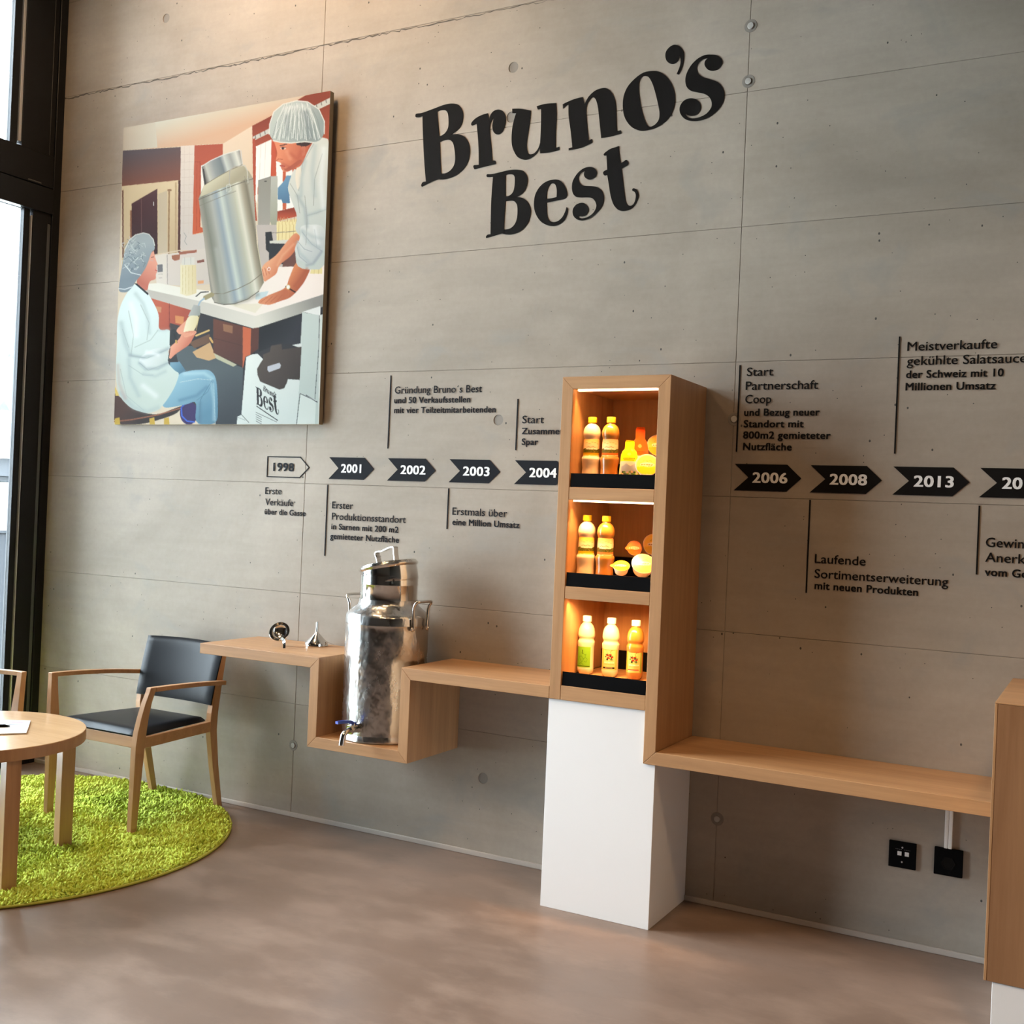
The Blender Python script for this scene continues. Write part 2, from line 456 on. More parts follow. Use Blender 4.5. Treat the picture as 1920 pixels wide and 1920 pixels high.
# ------------------------------------------------------------------ shell of the room
XL = -1.344          # face of the window wall
XR, YF, HC = 7.6, -9.0, 4.75
obj('floor', box(XL - 0.1, XR, YF, 0.3, -0.12, 0.0), M_FLOOR)['kind'] = 'structure'
obj('ceiling', box(XL - 0.1, XR, YF, 0.3, HC, HC + 0.12), M_CEIL)['kind'] = 'structure'
obj('wall_right', box(XR, XR + 0.15, YF, 0.3, 0, HC), M_ROOM)['kind'] = 'structure'
obj('wall_front', box(XL - 0.1, XR, YF - 0.15, YF, 0, HC), plain('light_plaster', (0.42, 0.39, 0.36), 0.9))['kind'] = 'structure'
wb = empty('wall_back', (0, 0, 0), kind='structure')
ZJ = [0.0, 0.51, 1.0155, 1.5155, 2.0145, 2.5165, 3.018, 3.519, 4.02, HC]
XJ = [-3.60, -1.615, 0.380, 2.375, 4.37, 6.36, 8.35]
HOLES = [(x, z) for x in (-0.622, 0.378, 1.376, 2.377, 3.37, 4.37) for z in (0.322, 1.803, 3.057, 3.263, 3.815)]
HOLES = [h for h in HOLES if not (h[0] > 2.4 and h[1] > 1) and not (h[0] < 0.4 and 1 < h[1] < 3.5)]
HOLES = [h for h in HOLES if not (h[1] > 3.5 and h[0] > 0)]
def panel_with_holes(x0, x1, z0, z1, holes):
    g = 0.0006
    x0 += g; x1 -= g; z0 += g; z1 -= g
    bm = bmesh.new(); b = 0.0012
    inner = [(x0 + b, z0 + b), (x1 - b, z0 + b), (x1 - b, z1 - b), (x0 + b, z1 - b)]
    outer = [(x0, z0), (x1, z0), (x1, z1), (x0, z1)]
    V, F = [], []
    loops = [[Vector((x, 0, z)) for x, z in inner]]
    n = 24; R, r = 0.023, 0.013
    for hx, hz in holes:
        loops.append([Vector((hx + R * math.cos(-2 * PI * k / n), 0, hz + R * math.sin(-2 * PI * k / n))) for k in range(n)])
    pts = [tuple(p) for l in loops for p in l]
    V += pts
    F += [tuple(t) for t in tessellate_polygon(loops)]
    o = len(V); V += [(x, b, z) for x, z in outer]; V += [(x, 0.08, z) for x, z in outer]
    for k in range(4):
        k2 = (k + 1) % 4
        F.append((k, k2, o + k2, o + k)); F.append((o + k, o + k2, o + 4 + k2, o + 4 + k))
    c = 4
    for hx, hz in holes:
        q = len(V); V += [(hx + r * 0.98 * math.cos(-2 * PI * k / n), 0.020, hz + r * 0.98 * math.sin(-2 * PI * k / n)) for k in range(n)]
        for k in range(n): F.append((c + k, c + (k + 1) % n, q + (k + 1) % n, q + k))
        F.append(tuple(range(q, q + n))); c += n
    bm.free()
    bm = bmesh.new(); vs = [bm.verts.new(v) for v in V]
    for f in F:
        try: bm.faces.new([vs[i] for i in f])
        except ValueError: pass
    for f in bm.faces:
        f.normal_update()
        if f.normal.y > 0.01: f.normal_flip()
    bm.verts.index_update()
    res = ([tuple(v.co) for v in bm.verts], [tuple(v.index for v in f.verts) for f in bm.faces]); bm.free(); return res
for i in range(len(XJ) - 1):
    for j in range(len(ZJ) - 1):
        x0, x1, z0, z1 = max(XJ[i], XL - 0.1), min(XJ[i + 1], XR), ZJ[j], ZJ[j + 1]
        if x1 - x0 < 0.05: continue
        hs = [h for h in HOLES if x0 + 0.03 < h[0] < x1 - 0.03 and z0 < h[1] < z1]
        obj('concrete_panel', panel_with_holes(x0, x1, z0, z1, hs), M_CON, wb)
obj('joint_backing', box(XL - 0.1, XR, 0.0025, 0.2, 0, HC), M_DARKC, wb)
for hx, hz in HOLES:
    on_joint = any(abs(hx - x) < 0.03 for x in XJ)
    y = -0.0006 if on_joint else 0.004
    if on_joint:
        obj('tie_hole_rim', xform(lathe([(0.0245, 0), (0.0235, 0.0010), (0.0150, 0.0006), (0.0145, 0.0)], 24), Matrix.Translation((hx, 0, hz)) @ Matrix.Rotation(PI / 2, 4, 'X')), M_DARKC, wb, smooth=40)
    obj('tie_plug', xform(lathe([(0.0125, -0.012), (0.0125, 0.001), (0.011, 0.003), (0.003, 0.0035)], 20), Matrix.Translation((hx, y + (-0.001 if on_joint else 0.006), hz)) @ Matrix.Rotation(PI / 2, 4, 'X')), M_PLUG, wb, smooth=40)
# rough pour joint under the third lift
cp = []
xx = XL
while xx < 3.0:
    cp.append((xx, 3.519 + random.uniform(-0.005, 0.005) - 0.006)); xx += random.uniform(0.008, 0.03)
V, F = [], []
for k, (x, z) in enumerate(cp):
    fade = 1.0 if x < 0.6 else max(0.15, 1 - (x - 0.6) / 1.5)
    h = random.uniform(0.0012, 0.0052) * fade
    V += [(x, -0.0008, z - h), (x, -0.0008, z + h * 0.6)]
    if k: F.append((2 * k - 2, 2 * k, 2 * k + 1, 2 * k - 1))
obj('pour_joint', (V, F), plain('joint_dark', (0.10, 0.088, 0.075), 0.9), wb)  # jagged ribbon in the crack-like joint's own dark colour
obj('baseboard_back', join(box(XL, 3.36, -0.011, 0.0, 0.0, 0.020, 0.002)), plain('base_strip', (0.46, 0.40, 0.35), 0.6))['kind'] = 'structure'

# ------------------------------------------------------------------ window wall (left), runs towards the viewer
def P(y0, y1, z0, z1, x0, x1): return box(x0, x1, y0, y1, z0, z1, 0.002)
win = empty('window_1', (XL, 0, 0), kind='structure')
YW = -3.1
ZB, ZT0, ZT1 = 0.06, 2.885, 3.19
obj('corner_post', P(-0.045, 0.02, 0, HC, XL - 0.07, XL + 0.006), M_FRAME, win)
obj('shadow_gap', P(-0.066, -0.046, 0, ZT0 - 0.05, XL - 0.07, XL - 0.004), M_FRAME2, win)
obj('shadow_gap', P(-0.075, -0.046, ZT0 - 0.05, HC, XL - 0.07, XL - 0.002), M_FRAME, win)
obj('jamb', P(-0.158, -0.067, 0, ZT0 + 0.02, XL - 0.07, XL), M_FRAME, win)
obj('jamb', P(-0.245, -0.076, ZT1 - 0.02, HC, XL - 0.07, XL), M_FRAME, win)
obj('bead', P(-0.166, -0.159, 0.05, ZT0 - 0.03, XL - 0.05, XL - 0.002), M_SILV, win)
obj('bead', P(-0.262, -0.246, ZT1 + 0.02, HC, XL - 0.05, XL - 0.002), M_SILV, win)
obj('sash_stile', P(-0.203, -0.167, ZB, ZT0, XL - 0.045, XL - 0.012), M_FRAME, win)
obj('sash_stile', P(-0.305, -0.263, ZT1, HC, XL - 0.045, XL - 0.012), M_FRAME, win)
MUL = [-1.65]
obj('sill', P(YW, -0.046, 0.0, ZB, XL - 0.07, XL + 0.004), M_FRAME, win)
obj('transom', P(YW, -0.046, ZT0, ZT0 + 0.13, XL - 0.07, XL + 0.012), M_FRAME, win)
obj('transom', P(YW, -0.046, ZT0 + 0.137, ZT1, XL - 0.07, XL + 0.002), M_FRAME, win)
obj('transom_groove', P(YW, -0.046, ZT0 + 0.12, ZT0 + 0.15, XL - 0.07, XL - 0.01), M_FRAME, win)
obj('latch_plate', P(-0.20, -0.12, ZT0 + 0.142, ZT0 + 0.150, XL - 0.01, XL + 0.006), M_FRAME2, win)
obj('head', P(YW, -0.046, HC - 0.08, HC, XL - 0.07, XL + 0.01), M_FRAME, win)
prev = -0.203
for yq in MUL + [YW]:
    if yq > YW:
        obj('mullion', P(yq - 0.06, yq + 0.06, 0, HC, XL - 0.09, XL + 0.02), M_FRAME, win)
    e = yq + 0.06 if yq > YW else YW
    obj('glass_pane', P(e, prev, ZB, ZT0, XL - 0.036, XL - 0.030), M_GLASS, win)
    obj('glass_pane', P(e, prev if prev < -0.3 else -0.305, ZT1, HC - 0.08, XL - 0.036, XL - 0.030), M_GLASS, win)
    prev = yq - 0.06
obj('daylight_block_wall', box(XL - 0.2, XL, YF, YW, 0, HC), M_ROOM)['kind'] = 'structure'  # unseen solid wall, added to cut the daylight reaching the right side
# portal that tells the sampler where daylight enters
for (y0, y1) in ((YW, 0.0),):
    l = light('AREA', 'window_portal', (XL - 0.25, (y0 + y1) / 2, HC / 2), 1, (1, 1, 1), rot=(0, -PI / 2, 0), shape='RECTANGLE', size=HC, size_y=y1 - y0)
    l.data.cycles.is_portal = True

# ------------------------------------------------------------------ oak ribbon shelf, cabinet, bench, pedestals
T, D = 0.0447, 0.3813
xa, xb, xd, xe, xf = 0.150, 0.7574, 1.2487, 1.8501, 2.2674
z1, z2, z3, zn, zt = 0.7985, 0.8000, 0.6163, 0.4301, 1.9219
YB = -0.002
xbi, xdi = xb + T, xd - T
sh = empty('wall_shelf', (xb, YB, zn), 'stepped light oak wall shelf dipping into a niche around the milk can', 'shelf')
BV = 0.0012
def board(name, poly, m, parent, y0=-D, y1=YB): return obj(name, prism(poly, y0, y1, BV), m, parent)
board('shelf_board', [(xa, z1), (xa, z1 - T), (xb, z1 - T), (xbi, z1)], OAKX, sh)
board('upright_board', [(xbi, z1), (xb, z1 - T), (xb, zn), (xbi, zn + T)], OAKZ, sh)
board('niche_floor', [(xb, zn), (xd, zn), (xdi, zn + T), (xbi, zn + T)], OAKX, sh)
board('upright_board', [(xdi, zn + T), (xd, zn), (xd, z2 - T), (xdi, z2)], OAKZ, sh)
board('shelf_board', [(xdi, z2), (xd, z2 - T), (xe, z2 - T), (xe, z2)], OAKX, sh)
cab = empty('display_cabinet', (xe, YB, z2 - T), 'tall narrow light oak cabinet with three lit open compartments on white pedestal', 'cabinet')
board('side_board', [(xe + 0.0006, z2 - T), (xe + T, z2 - T), (xe + T, zt - T), (xe + 0.0006, zt)], OAKZ, cab)
board('top_board', [(xe + 0.0006, zt), (xe + T, zt - T), (xf - T, zt - T), (xf, zt)], OAKX, cab)
board('side_board', [(xf - T, zt - T), (xf - T, z3 - T), (xf, z3), (xf, zt)], OAKZ, cab)
for a, b in ((1.523, 1.4775), (1.165, 1.120), (0.8065, z2 - T)):
    board('shelf_board', [(xe + T + 0.0008, a), (xe + T + 0.0008, b), (xf - T - 0.0008, b), (xf - T - 0.0008, a)], OAKX, cab, -D + 0.0006)
obj('back_panel', box(xe + T, xf - T, -0.014, YB, z2 - T, zt - T), OAKZ, cab)
for z in (zt - T, 1.4775, 1.120):
    l_ = light('AREA', 'strip_light', (xe + T + 0.16, -D + 0.022, z - 0.0075), 0.58 if z > 1.2 else 0.85, (1.0, 0.51, 0.165), rot=(math.radians(14 if z > 1.2 else 32), 0, 0), shape='RECTANGLE', size=0.30, size_y=0.008); l_.data.spread = math.radians(62 if z > 1.2 else 100)
    obj('light_strip', box(xe + T + 0.012, xf - T - 0.012, -D + 0.016, -D + 0.028, z - (0.006 if z > 1.2 else 0.001), z - 0.0002), M_LED, cab)
bench = empty('bench_board', (xf, YB, z3 - T), 'long low light oak bench board running right from the cabinet', 'bench')
board('seat_board', [(xf - T + 0.0006, z3 - T), (3.44, z3 - T), (3.44, z3), (xf + 0.0006, z3)], OAKX, bench)
xs = xf - T - 0.0008
prop(obj('pedestal', prism([(1.8462, 0.0), (2.2655, 0.0), (2.2655, z3 - T - 0.001), (xs, z3 - T - 0.001), (xs, z2 - T - 0.001), (1.8462, z2 - T - 0.001)], -D + 0.008, YB, 0.001), M_WHITE, base=(2.05, -0.2, 0)), 'white lacquered pedestal standing on the floor under the tall oak cabinet', 'pedestal')
blk = empty('oak_counter', (3.355, -0.62, 0.172), 'big dark oak box rising at the far right edge of the photo', 'counter')
obj('front_panel', box(3.3625, 4.30, -0.62, -0.60, 0.172, 0.9447, 0.001), wood('oak_dark_z', 2, (0.27, 0.130, 0.058), (0.36, 0.190, 0.092)), blk)
obj('edge_band', box(3.355, 3.3622, -0.6205, -0.60, 0.172, 0.9447, 0.0006), OAKZ, blk)
obj('side_panel', box(3.355, 3.378, -0.5995, -0.385, 0.172, 0.9447, 0.001), OAKZ, blk)
obj('side_panel', box(3.445, 3.468, -0.384, YB, 0.172, 0.9447, 0.001), OAKZ, blk)
obj('top_board', box(3.355, 4.30, -0.6205, YB, 0.945, 0.949, 0.0008), OAKX, blk)
obj('bottom_board', box(3.379, 4.30, -0.5995, -0.02, 0.172, 0.194, 0.001), OAKX, blk)
prop(obj('pedestal', box(3.377, 4.28, -0.617, -0.02, 0.0, 0.171, 0.001), M_WHITE, base=(3.4, -0.3, 0)), 'white plinth under the big oak box at the bottom right corner', 'pedestal')
# black trays in the three compartments
for z, lab in ((1.523, 'black metal tray in the top lit compartment, holding sachets'), (1.165, 'black metal tray in the middle lit compartment'), (0.8065, 'black metal tray in the bottom lit compartment under three bottles')):
    x0, x1 = xe + T + 0.003, xf - T - 0.003
    t = empty('display_tray', (x0, -0.2, z), lab, 'tray', 'black trays in the cabinet')
    z0 = z + 0.0004
    obj('front_lip', box(x0, x1, -0.377, -0.373, z0, z + 0.0505, 0.0006), M_BLACKM, t)
    obj('back_lip', box(x0, x1, -0.034, -0.030, z0, z + 0.105, 0.0006), M_BLACKM, t)
    obj('side_lip', box(x0, x0 + 0.002, -0.372, -0.035, z0, z + 0.034), M_BLACKM, t)
    obj('side_lip', box(x1 - 0.002, x1, -0.372, -0.035, z0, z + 0.034), M_BLACKM, t)
    obj('raised_floor', box(x0 + 0.003, x1 - 0.003, -0.370, -0.037, z0, z + 0.033, 0.0006), OAKX, t)

# ------------------------------------------------------------------ milk can
cx, cy, cz = 1.003, -0.197, zn + T + 0.0005
can = empty('milk_can', (cx, cy, cz), 'large dented stainless steel milk can standing in the shelf niche', 'can')
R = 0.172
def dent(a, z):
    return 1 + 0.004 * math.sin(3 * a + 9 * z) * (1 if z < 0.46 else 0) + 0.0025 * math.sin(7 * a - 13 * z) * (1 if 0.03 < z < 0.46 else 0)
zz = [0.035 + 0.43 * k / 22 for k in range(23)]
body = [(R - 0.006, 0.0), (R, 0.003), (R, 0.024), (R - 0.001, 0.026), (R - 0.001, 0.03)] + [(R - 0.0012, z) for z in zz] + [(R, 0.470), (R + 0.0006, 0.473), (R, 0.476), (R, 0.500), (R - 0.003, 0.508), (R - 0.012, 0.517), (R - 0.030, 0.532), (R - 0.045, 0.545), (R - 0.051, 0.556), (0.1195, 0.570)]
obj('can_body', lathe(body, 96, (cx, cy, cz), cap1=False, wob=dent), M_CAN, can, smooth=50)
obj('neck', lathe([(0.1185, 0.568), (0.1185, 0.628), (0.1200, 0.630), (0.1200, 0.634), (0.1192, 0.637), (0.1192, 0.668), (0.1155, 0.668), (0.1150, 0.575)], 72, (cx, cy, cz), cap0=False, cap1=False), M_CANS, can, smooth=40)
lidM = Matrix.Translation((cx + 0.001, cy, cz + 0.668)) @ Matrix.Rotation(math.radians(-12.5), 4, 'Y')
lid = obj('lid', xform(lathe([(0.1135, -0.036), (0.1165, -0.030), (0.1170, 0.026), (0.1205, 0.030), (0.1235, 0.034), (0.1240, 0.038), (0.1215, 0.042), (0.1190, 0.043), (0.1180, 0.047), (0.1150, 0.050), (0.106, 0.049), (0.10, 0.051), (0.05, 0.058), (0.004, 0.060)], 72), lidM), M_CANS, can, smooth=35)
ang = math.radians(-18)
hp = [(-0.062, 0, 0.052), (-0.061, 0, 0.075), (-0.067, 0, 0.098), (-0.056, 0, 0.106), (-0.02, 0, 0.104), (0.02, 0, 0.109), (0.048, 0, 0.110), (0.062, 0, 0.106), (0.060, 0, 0.090), (0.058, 0, 0.054)]
HM = lidM @ Matrix.Rotation(ang, 4, 'Z')
obj('lid_handle', xform(strip(smooth_path(hp, 4), 0.0045, 0.024, up=(0, 1, 0)), HM), M_CANS, lid, smooth=30)
obj('vent_hole', xform(lathe([(0.0045, 0), (0.0045, 0.002)], 14), Matrix.Translation((cx + 0.080, cy - 0.0867, cz + 0.655)) @ Matrix.Rotation(math.radians(-47), 4, 'Z') @ Matrix.Rotation(PI / 2, 4, 'Y')), M_VINYL, lid)
for s in (-1, 1):
    pts = [(0.176, -0.052, 0.468), (0.178, -0.046, 0.458), (0.178, -0.040, 0.468), (0.178, -0.042, 0.50), (0.180, -0.045, 0.545), (0.192, -0.046, 0.568), (0.198, -0.030, 0.574), (0.198, 0.030, 0.574), (0.192, 0.046, 0.568), (0.180, 0.045, 0.545), (0.178, 0.042, 0.50), (0.178, 0.040, 0.468), (0.178, 0.046, 0.458), (0.176, 0.052, 0.468)]
    M = Matrix.Translation((cx, cy, cz)) @ Matrix.Rotation(-0.14 + (PI if s < 0 else 0), 4, 'Z')
    obj('carry_handle', xform(tube(smooth_path(pts, 4), 0.0060, 10), M), M_CANS, can, smooth='all')
sx = cx - 0.004
sp = obj('spout', join(tube([(sx, cy - 0.160, cz + 0.062), (sx, cy - 0.185, cz + 0.062)], 0.020, 6, up=(0, 0, 1)), tube([(sx, cy - 0.185, cz + 0.062), (sx, cy - 0.215, cz + 0.061)], 0.0160, 16), tube([(sx, cy - 0.215, cz + 0.061), (sx - 0.001, cy - 0.228, cz + 0.060)], 0.0195, 6), tube(smooth_path([(sx, cy - 0.224, cz + 0.060), (sx - 0.002, cy - 0.245, cz + 0.057), (sx - 0.003, cy - 0.262, cz + 0.042), (sx - 0.004, cy - 0.268, cz + 0.016), (sx - 0.004, cy - 0.269, cz + 0.006)], 6), 0.0112, 14)), M_CANS, can, smooth=40)
obj('valve_stem', tube([(sx, cy - 0.205, cz + 0.060), (sx, cy - 0.205, cz + 0.084)], 0.0105, 12), M_CANS, sp, smooth=40)
obj('valve_lever', join(strip(smooth_path([(sx, cy - 0.193, cz + 0.083), (sx, cy - 0.208, cz + 0.084), (sx - 0.002, cy - 0.225, cz + 0.092), (sx - 0.010, cy - 0.245, cz + 0.094), (sx - 0.022, cy - 0.282, cz + 0.094)], 5), 0.018, 0.0115, up=(0, 0, 1))), M_BLUE, sp, smooth=30)

# ------------------------------------------------------------------ funnel and ladle on the left shelf
fx, fy = 0.548, -0.080
fun = empty('funnel', (fx, fy, z1 + 0.0005), 'small stainless steel funnel standing upside down on the left shelf', 'funnel')
obj('cone', lathe([(0.0505, 0.0), (0.0515, 0.002), (0.0505, 0.012), (0.0490, 0.015), (0.030, 0.034), (0.012, 0.053), (0.0062, 0.060)], 48, (fx, fy, z1 + 0.0005), cap0=False, cap1=False), M_CANS, fun, smooth=30)
obj('stem', lathe([(0.0062, 0.058), (0.0046, 0.105), (0.0034, 0.105), (0.0045, 0.06)], 20, (fx, fy, z1 + 0.0005), False, False), M_CANS, fun, smooth=30)
obj('hanging_tab', strip([(fx + 0.046, fy + 0.010, z1 + 0.022), (fx + 0.06, fy + 0.016, z1 + 0.016), (fx + 0.078, fy + 0.022, z1 + 0.010)], 0.008, 0.0012), M_CANS, fun)
bc = wall(524, 1184, -0.205); bc = Vector((bc[0], bc[1], bc[2]))
nrm = Vector((0.33, -0.80, 0.52)).normalized()
lad = empty('ladle', (bc.x, bc.y, z1 + 0.0005), 'small round stainless steel ladle tipped on its side on the left shelf', 'ladle')
QM = Matrix.Translation(bc) @ nrm.to_track_quat('Z', 'Y').to_matrix().to_4x4()
rr = 0.0445
pr = [(rr, 0.0015), (rr + 0.0012, 0.0), (rr, -0.0015)] + [(rr * math.cos(a), -0.033 * math.sin(a)) for a in [k * PI / 2 / 10 for k in range(1, 10)]] + [(0.002, -0.0332)]
pin = [(0.002, -0.0317)] + [((rr - 0.0012) * math.cos(a), -0.0316 * math.sin(a)) for a in [k * PI / 2 / 10 for k in range(9, 0, -1)]] + [(rr - 0.0012, 0.0015)]
obj('bowl', xform(lathe(pr + pin + [(rr, 0.0015)], 48, cap0=False, cap1=False), QM), M_CANS, lad, smooth=40)
e0 = wall(527, 1197, -0.235); e2 = flat(533, 1215.5, z1 + 0.002)
e1 = wall(533, 1206, (e2[1] - 0.235) / 2 - 0.012)
obj('handle', strip(smooth_path([e0, ((e0[0] + e1[0]) / 2 + 0.004, (e0[1] + e1[1]) / 2, (e0[2] + e1[2]) / 2 + 0.004), e1, e2], 6), 0.012, 0.0022, up=(0.4, -0.8, 0.4)), M_CANS, lad, smooth=40)

# ------------------------------------------------------------------ chairs, table, rug
def make_chair(label, loc, rz):
    t = empty('armchair', loc, label, 'chair', 'beech armchairs around the round table', rz=rz)
    W = dict(world=False)
    # local axes: faces -y, right-hand side (viewer's right) is +x
    for s in (-1, 1):
        secs = []
        for z, x, y, hx, hy in ((0.0, 0.256, -0.292, 0.0125, 0.016), (0.20, 0.259, -0.287, 0.0140, 0.020), (0.38, 0.263, -0.283, 0.0155, 0.025), (0.44, 0.268, -0.280, 0.0150, 0.024), (0.50, 0.277, -0.276, 0.0142, 0.021), (0.56, 0.288, -0.270, 0.0135, 0.018), (0.604, 0.2985, -0.262, 0.0130, 0.0165), (0.6255, 0.303, -0.259, 0.0130, 0.0165)):
            secs.append((s * x, y, z, hx, hy))
        obj('front_leg', bevelled(loft(secs), 0.0015), BEECH, t, world=False)
        secs = []
        for z, x, y, hx, hy in ((0.0, 0.207, 0.272, 0.0130, 0.0150), (0.2, 0.212, 0.226, 0.0140, 0.0185), (0.37, 0.221, 0.192, 0.0150, 0.0220), (0.45, 0.226, 0.190, 0.0150, 0.0220), (0.56, 0.228, 0.206, 0.0145, 0.019), (0.66, 0.226, 0.228, 0.0135, 0.016), (0.742, 0.224, 0.249, 0.0125, 0.0135)):
            secs.append((s * x, y, z, hx, hy))
        obj('rear_leg', bevelled(loft(secs), 0.0015), BEECH, t, world=False)
        path = smooth_path([(s * 0.303, -0.244, 0.6155), (s * 0.297, -0.12, 0.612), (s * 0.280, 0.05, 0.602), (s * 0.256, 0.20, 0.588), (s * 0.2555, 0.228, 0.586)], 5)
        obj('armrest', bevelled(sweep(path, lambda q: [(-0.0145, -0.009), (0.0145, -0.009), (0.0145, 0.0095), (-0.0145, 0.0095)]), 0.001), BEECHX, t, world=False)
    obj('front_rail', box(-0.248, 0.248, -0.283, -0.259, 0.365, 0.412, 0.0015), BEECHX, t, world=False)
    obj('back_rail', box(-0.208, 0.208, 0.180, 0.200, 0.365, 0.41, 0.0015), BEECHX, t, world=False)
    for s in (-1, 1):
        V = [(s * 0.2535, -0.258), (s * 0.2745, -0.258), (s * 0.2325, 0.182), (s * 0.2115, 0.182)]
        vf = ([(x, y, 0.365) for x, y in V] + [(x, y, 0.411) for x, y in V], [(0, 1, 2, 3), (7, 6, 5, 4)] + [(i, (i + 1) % 4, (i + 1) % 4 + 4, i + 4) for i in range(4)])
        obj('side_rail', bevelled(vf, 0.0015), BEECHX, t, world=False)
    # upholstered seat, rounded edge
    nx, ny = 22, 22; V, F = [], []
    for j in range(ny + 1):
        for i in range(nx + 1):
            u, v = -1 + 2 * i / nx, -1 + 2 * j / ny
            hw = 0.262 + (0.207 - 0.262) * (v + 1) / 2
            if v < -0.7 or v > 0.7: hw -= 0.010 * ((abs(v) - 0.7) / 0.3) ** 2
            y = -0.284 + 0.464 * (v + 1) / 2
            e = max(abs(u), abs(v)); drop = 0.022 * max(0, (e - 0.84) / 0.16) ** 2
            z = 0.441 - drop - 0.006 * (1 - u * u) * 0 - 0.008 * (v + 1) / 2 + 0.005 * (1 - u * u) * (1 - v * v)
            V.append((u * hw, y, z))
    for j in range(ny):
        for i in range(nx):
            a = j * (nx + 1) + i; F.append((a, a + 1, a + nx + 2, a + nx + 1))
    rim = [i for i in range(nx + 1)] + [(j + 1) * (nx + 1) - 1 for j in range(1, ny + 1)] + [ny * (nx + 1) + i for i in range(nx - 1, -1, -1)] + [j * (nx + 1) for j in range(ny - 1, 0, -1)]
    q = len(V)
    for r in rim: V.append((V[r][0] * 0.995, V[r][1] * 0.995, 0.412))
    for k in range(len(rim)):
        k2 = (k + 1) % len(rim); F.append((rim[k2], rim[k], q + k, q + k2))
    F.append(tuple(range(q + len(rim) - 1, q - 1, -1)))
    obj('seat', (V, F), M_LEATH, t, world=False, smooth=60)
    # curved leather back
    V, F = [], []; nx, nz = 20, 10; th = 0.0115
    for side in (0, 1):
        for j in range(nz + 1):
            for i in range(nx + 1):
                u = -1 + 2 * i / nx; f = j / nz
                z = 0.487 + 0.272 * f
                e = max(abs(u), abs(2 * f - 1)); tt = th * (1 - 0.75 * max(0, (e - 0.86) / 0.14) ** 2)
                y = 0.168 + 0.066 * f ** 1.2 + 0.030 * (1 - u * u) * 0.7
                V.append((u * (0.236 + 0.006 * f), y + (-tt if side == 0 else tt), z + 0.006 * (1 - u * u) * f))
    n1 = (nx + 1) * (nz + 1)
    for j in range(nz):
        for i in range(nx):
            a = j * (nx + 1) + i; F.append((a, a + 1, a + nx + 2, a + nx + 1)); F.append((n1 + a, n1 + a + nx + 1, n1 + a + nx + 2, n1 + a + 1))
    rim = [i for i in range(nx + 1)] + [(j + 1) * (nx + 1) - 1 for j in range(1, nz + 1)] + [nz * (nx + 1) + i for i in range(nx - 1, -1, -1)] + [j * (nx + 1) for j in range(nz - 1, 0, -1)]
    for k in range(len(rim)):
        k2 = (k + 1) % len(rim); F.append((rim[k2], rim[k], n1 + rim[k], n1 + rim[k2]))
    obj('backrest', (V, F), M_LEATH, t, world=False, smooth=60)
    return t
PILE = 0.022
make_chair('beech armchair with black leather seat under the end of the oak shelf', (-0.197, -0.347, 0.0), 0.0)
make_chair('beech armchair at the left edge, mostly hidden by the round table', (-0.868, -0.985, 0.0), PI / 2)
HT = 0.514
tcx, tcy, tr = -0.135, -1.262, 0.403
tab = empty('round_table', (tcx, tcy, 0), 'low round beech coffee table with four square legs on the green rug', 'table')
ttop = obj('tabletop', lathe([(tr - 0.003, 0.0), (tr, 0.002), (tr, 0.0015)], 8), TABLEW, tab); bpy.data.objects.remove(ttop)
obj('tabletop', lathe([(tr - 0.022, HT - 0.012), (tr - 0.0005, HT - 0.012), (tr, HT - 0.002), (tr - 0.002, HT)], 128, (tcx, tcy, 0)), TABLEW, tab, smooth=30)
obj('rim_band', lathe([(tr - 0.022, HT - 0.043), (tr, HT - 0.043), (tr + 0.0004, HT - 0.0028), (tr - 0.022, HT - 0.0125)], 128, (tcx, tcy, 0), False, False), TABLEE, tab, smooth=30)
a0 = math.atan2(-0.885 - tcy, -0.030 - tcx)
for k in range(4):
    a = a0 + k * PI / 2
    lx, ly = tcx + 0.368 * math.cos(a), tcy + 0.368 * math.sin(a)
    M = Matrix.Translation((lx, ly, 0)) @ Matrix.Rotation(a, 4, 'Z')
    obj('leg', xform(bevelled(loft([(0, 0, 0, 0.0265, 0.0265), (0, 0, HT - 0.0435, 0.0265, 0.0265)]), 0.002), M), BEECH, tab)
# paper and pen on the table
pc = [flat(57.5, 1353.5, HT), flat(49.5, 1376.5, HT), flat(-40, 1379.5, HT), flat(-34, 1351, HT)]
z0 = HT + 0.0006
mag = empty('magazine', (pc[0][0], pc[0][1], z0), 'white printed leaflet lying on the round table', 'magazine')
obj('pages', bevelled(([(p[0], p[1], z0) for p in pc] + [(p[0], p[1], z0 + 0.005) for p in pc], [(3, 2, 1, 0), (4, 5, 6, 7)] + [(i, (i + 1) % 4, (i + 1) % 4 + 4, i + 4) for i in range(4)]), 0.0008), plain('paper', (0.8, 0.8, 0.8), 0.5), mag)
pp = Paint((240, 238, 238))
for a, b, c, d, col in ((.62, .12, .88, .22, (225, 150, 160)), (.35, .36, .48, .41, (150, 150, 155)), (.56, .34, .90, .40, (120, 120, 125)), (.40, .80, .62, .92, (235, 170, 165)), (.1, .2, .4, .25, (190, 190, 195)), (.1, .3, .3, .33, (190, 190, 195))):
    pp.poly([(a, b), (c, b), (c, d), (a, d)], col)
pc2 = [Vector(p) for p in pc]
def mpos(S, T_):
    a, b, c, d = [np.array(p) for p in (pc[3], pc[0], pc[1], pc[2])]
    S_ = (0.02 + 0.96 * S)[:, None]; T2 = (0.02 + 0.96 * T_)[:, None]
    q = (a * (1 - S_) + b * S_) * (1 - T2) + (d * (1 - S_) + c * S_) * T2
    q[:, 2] = z0 + 0.0054; return q - np.array(mag.location)
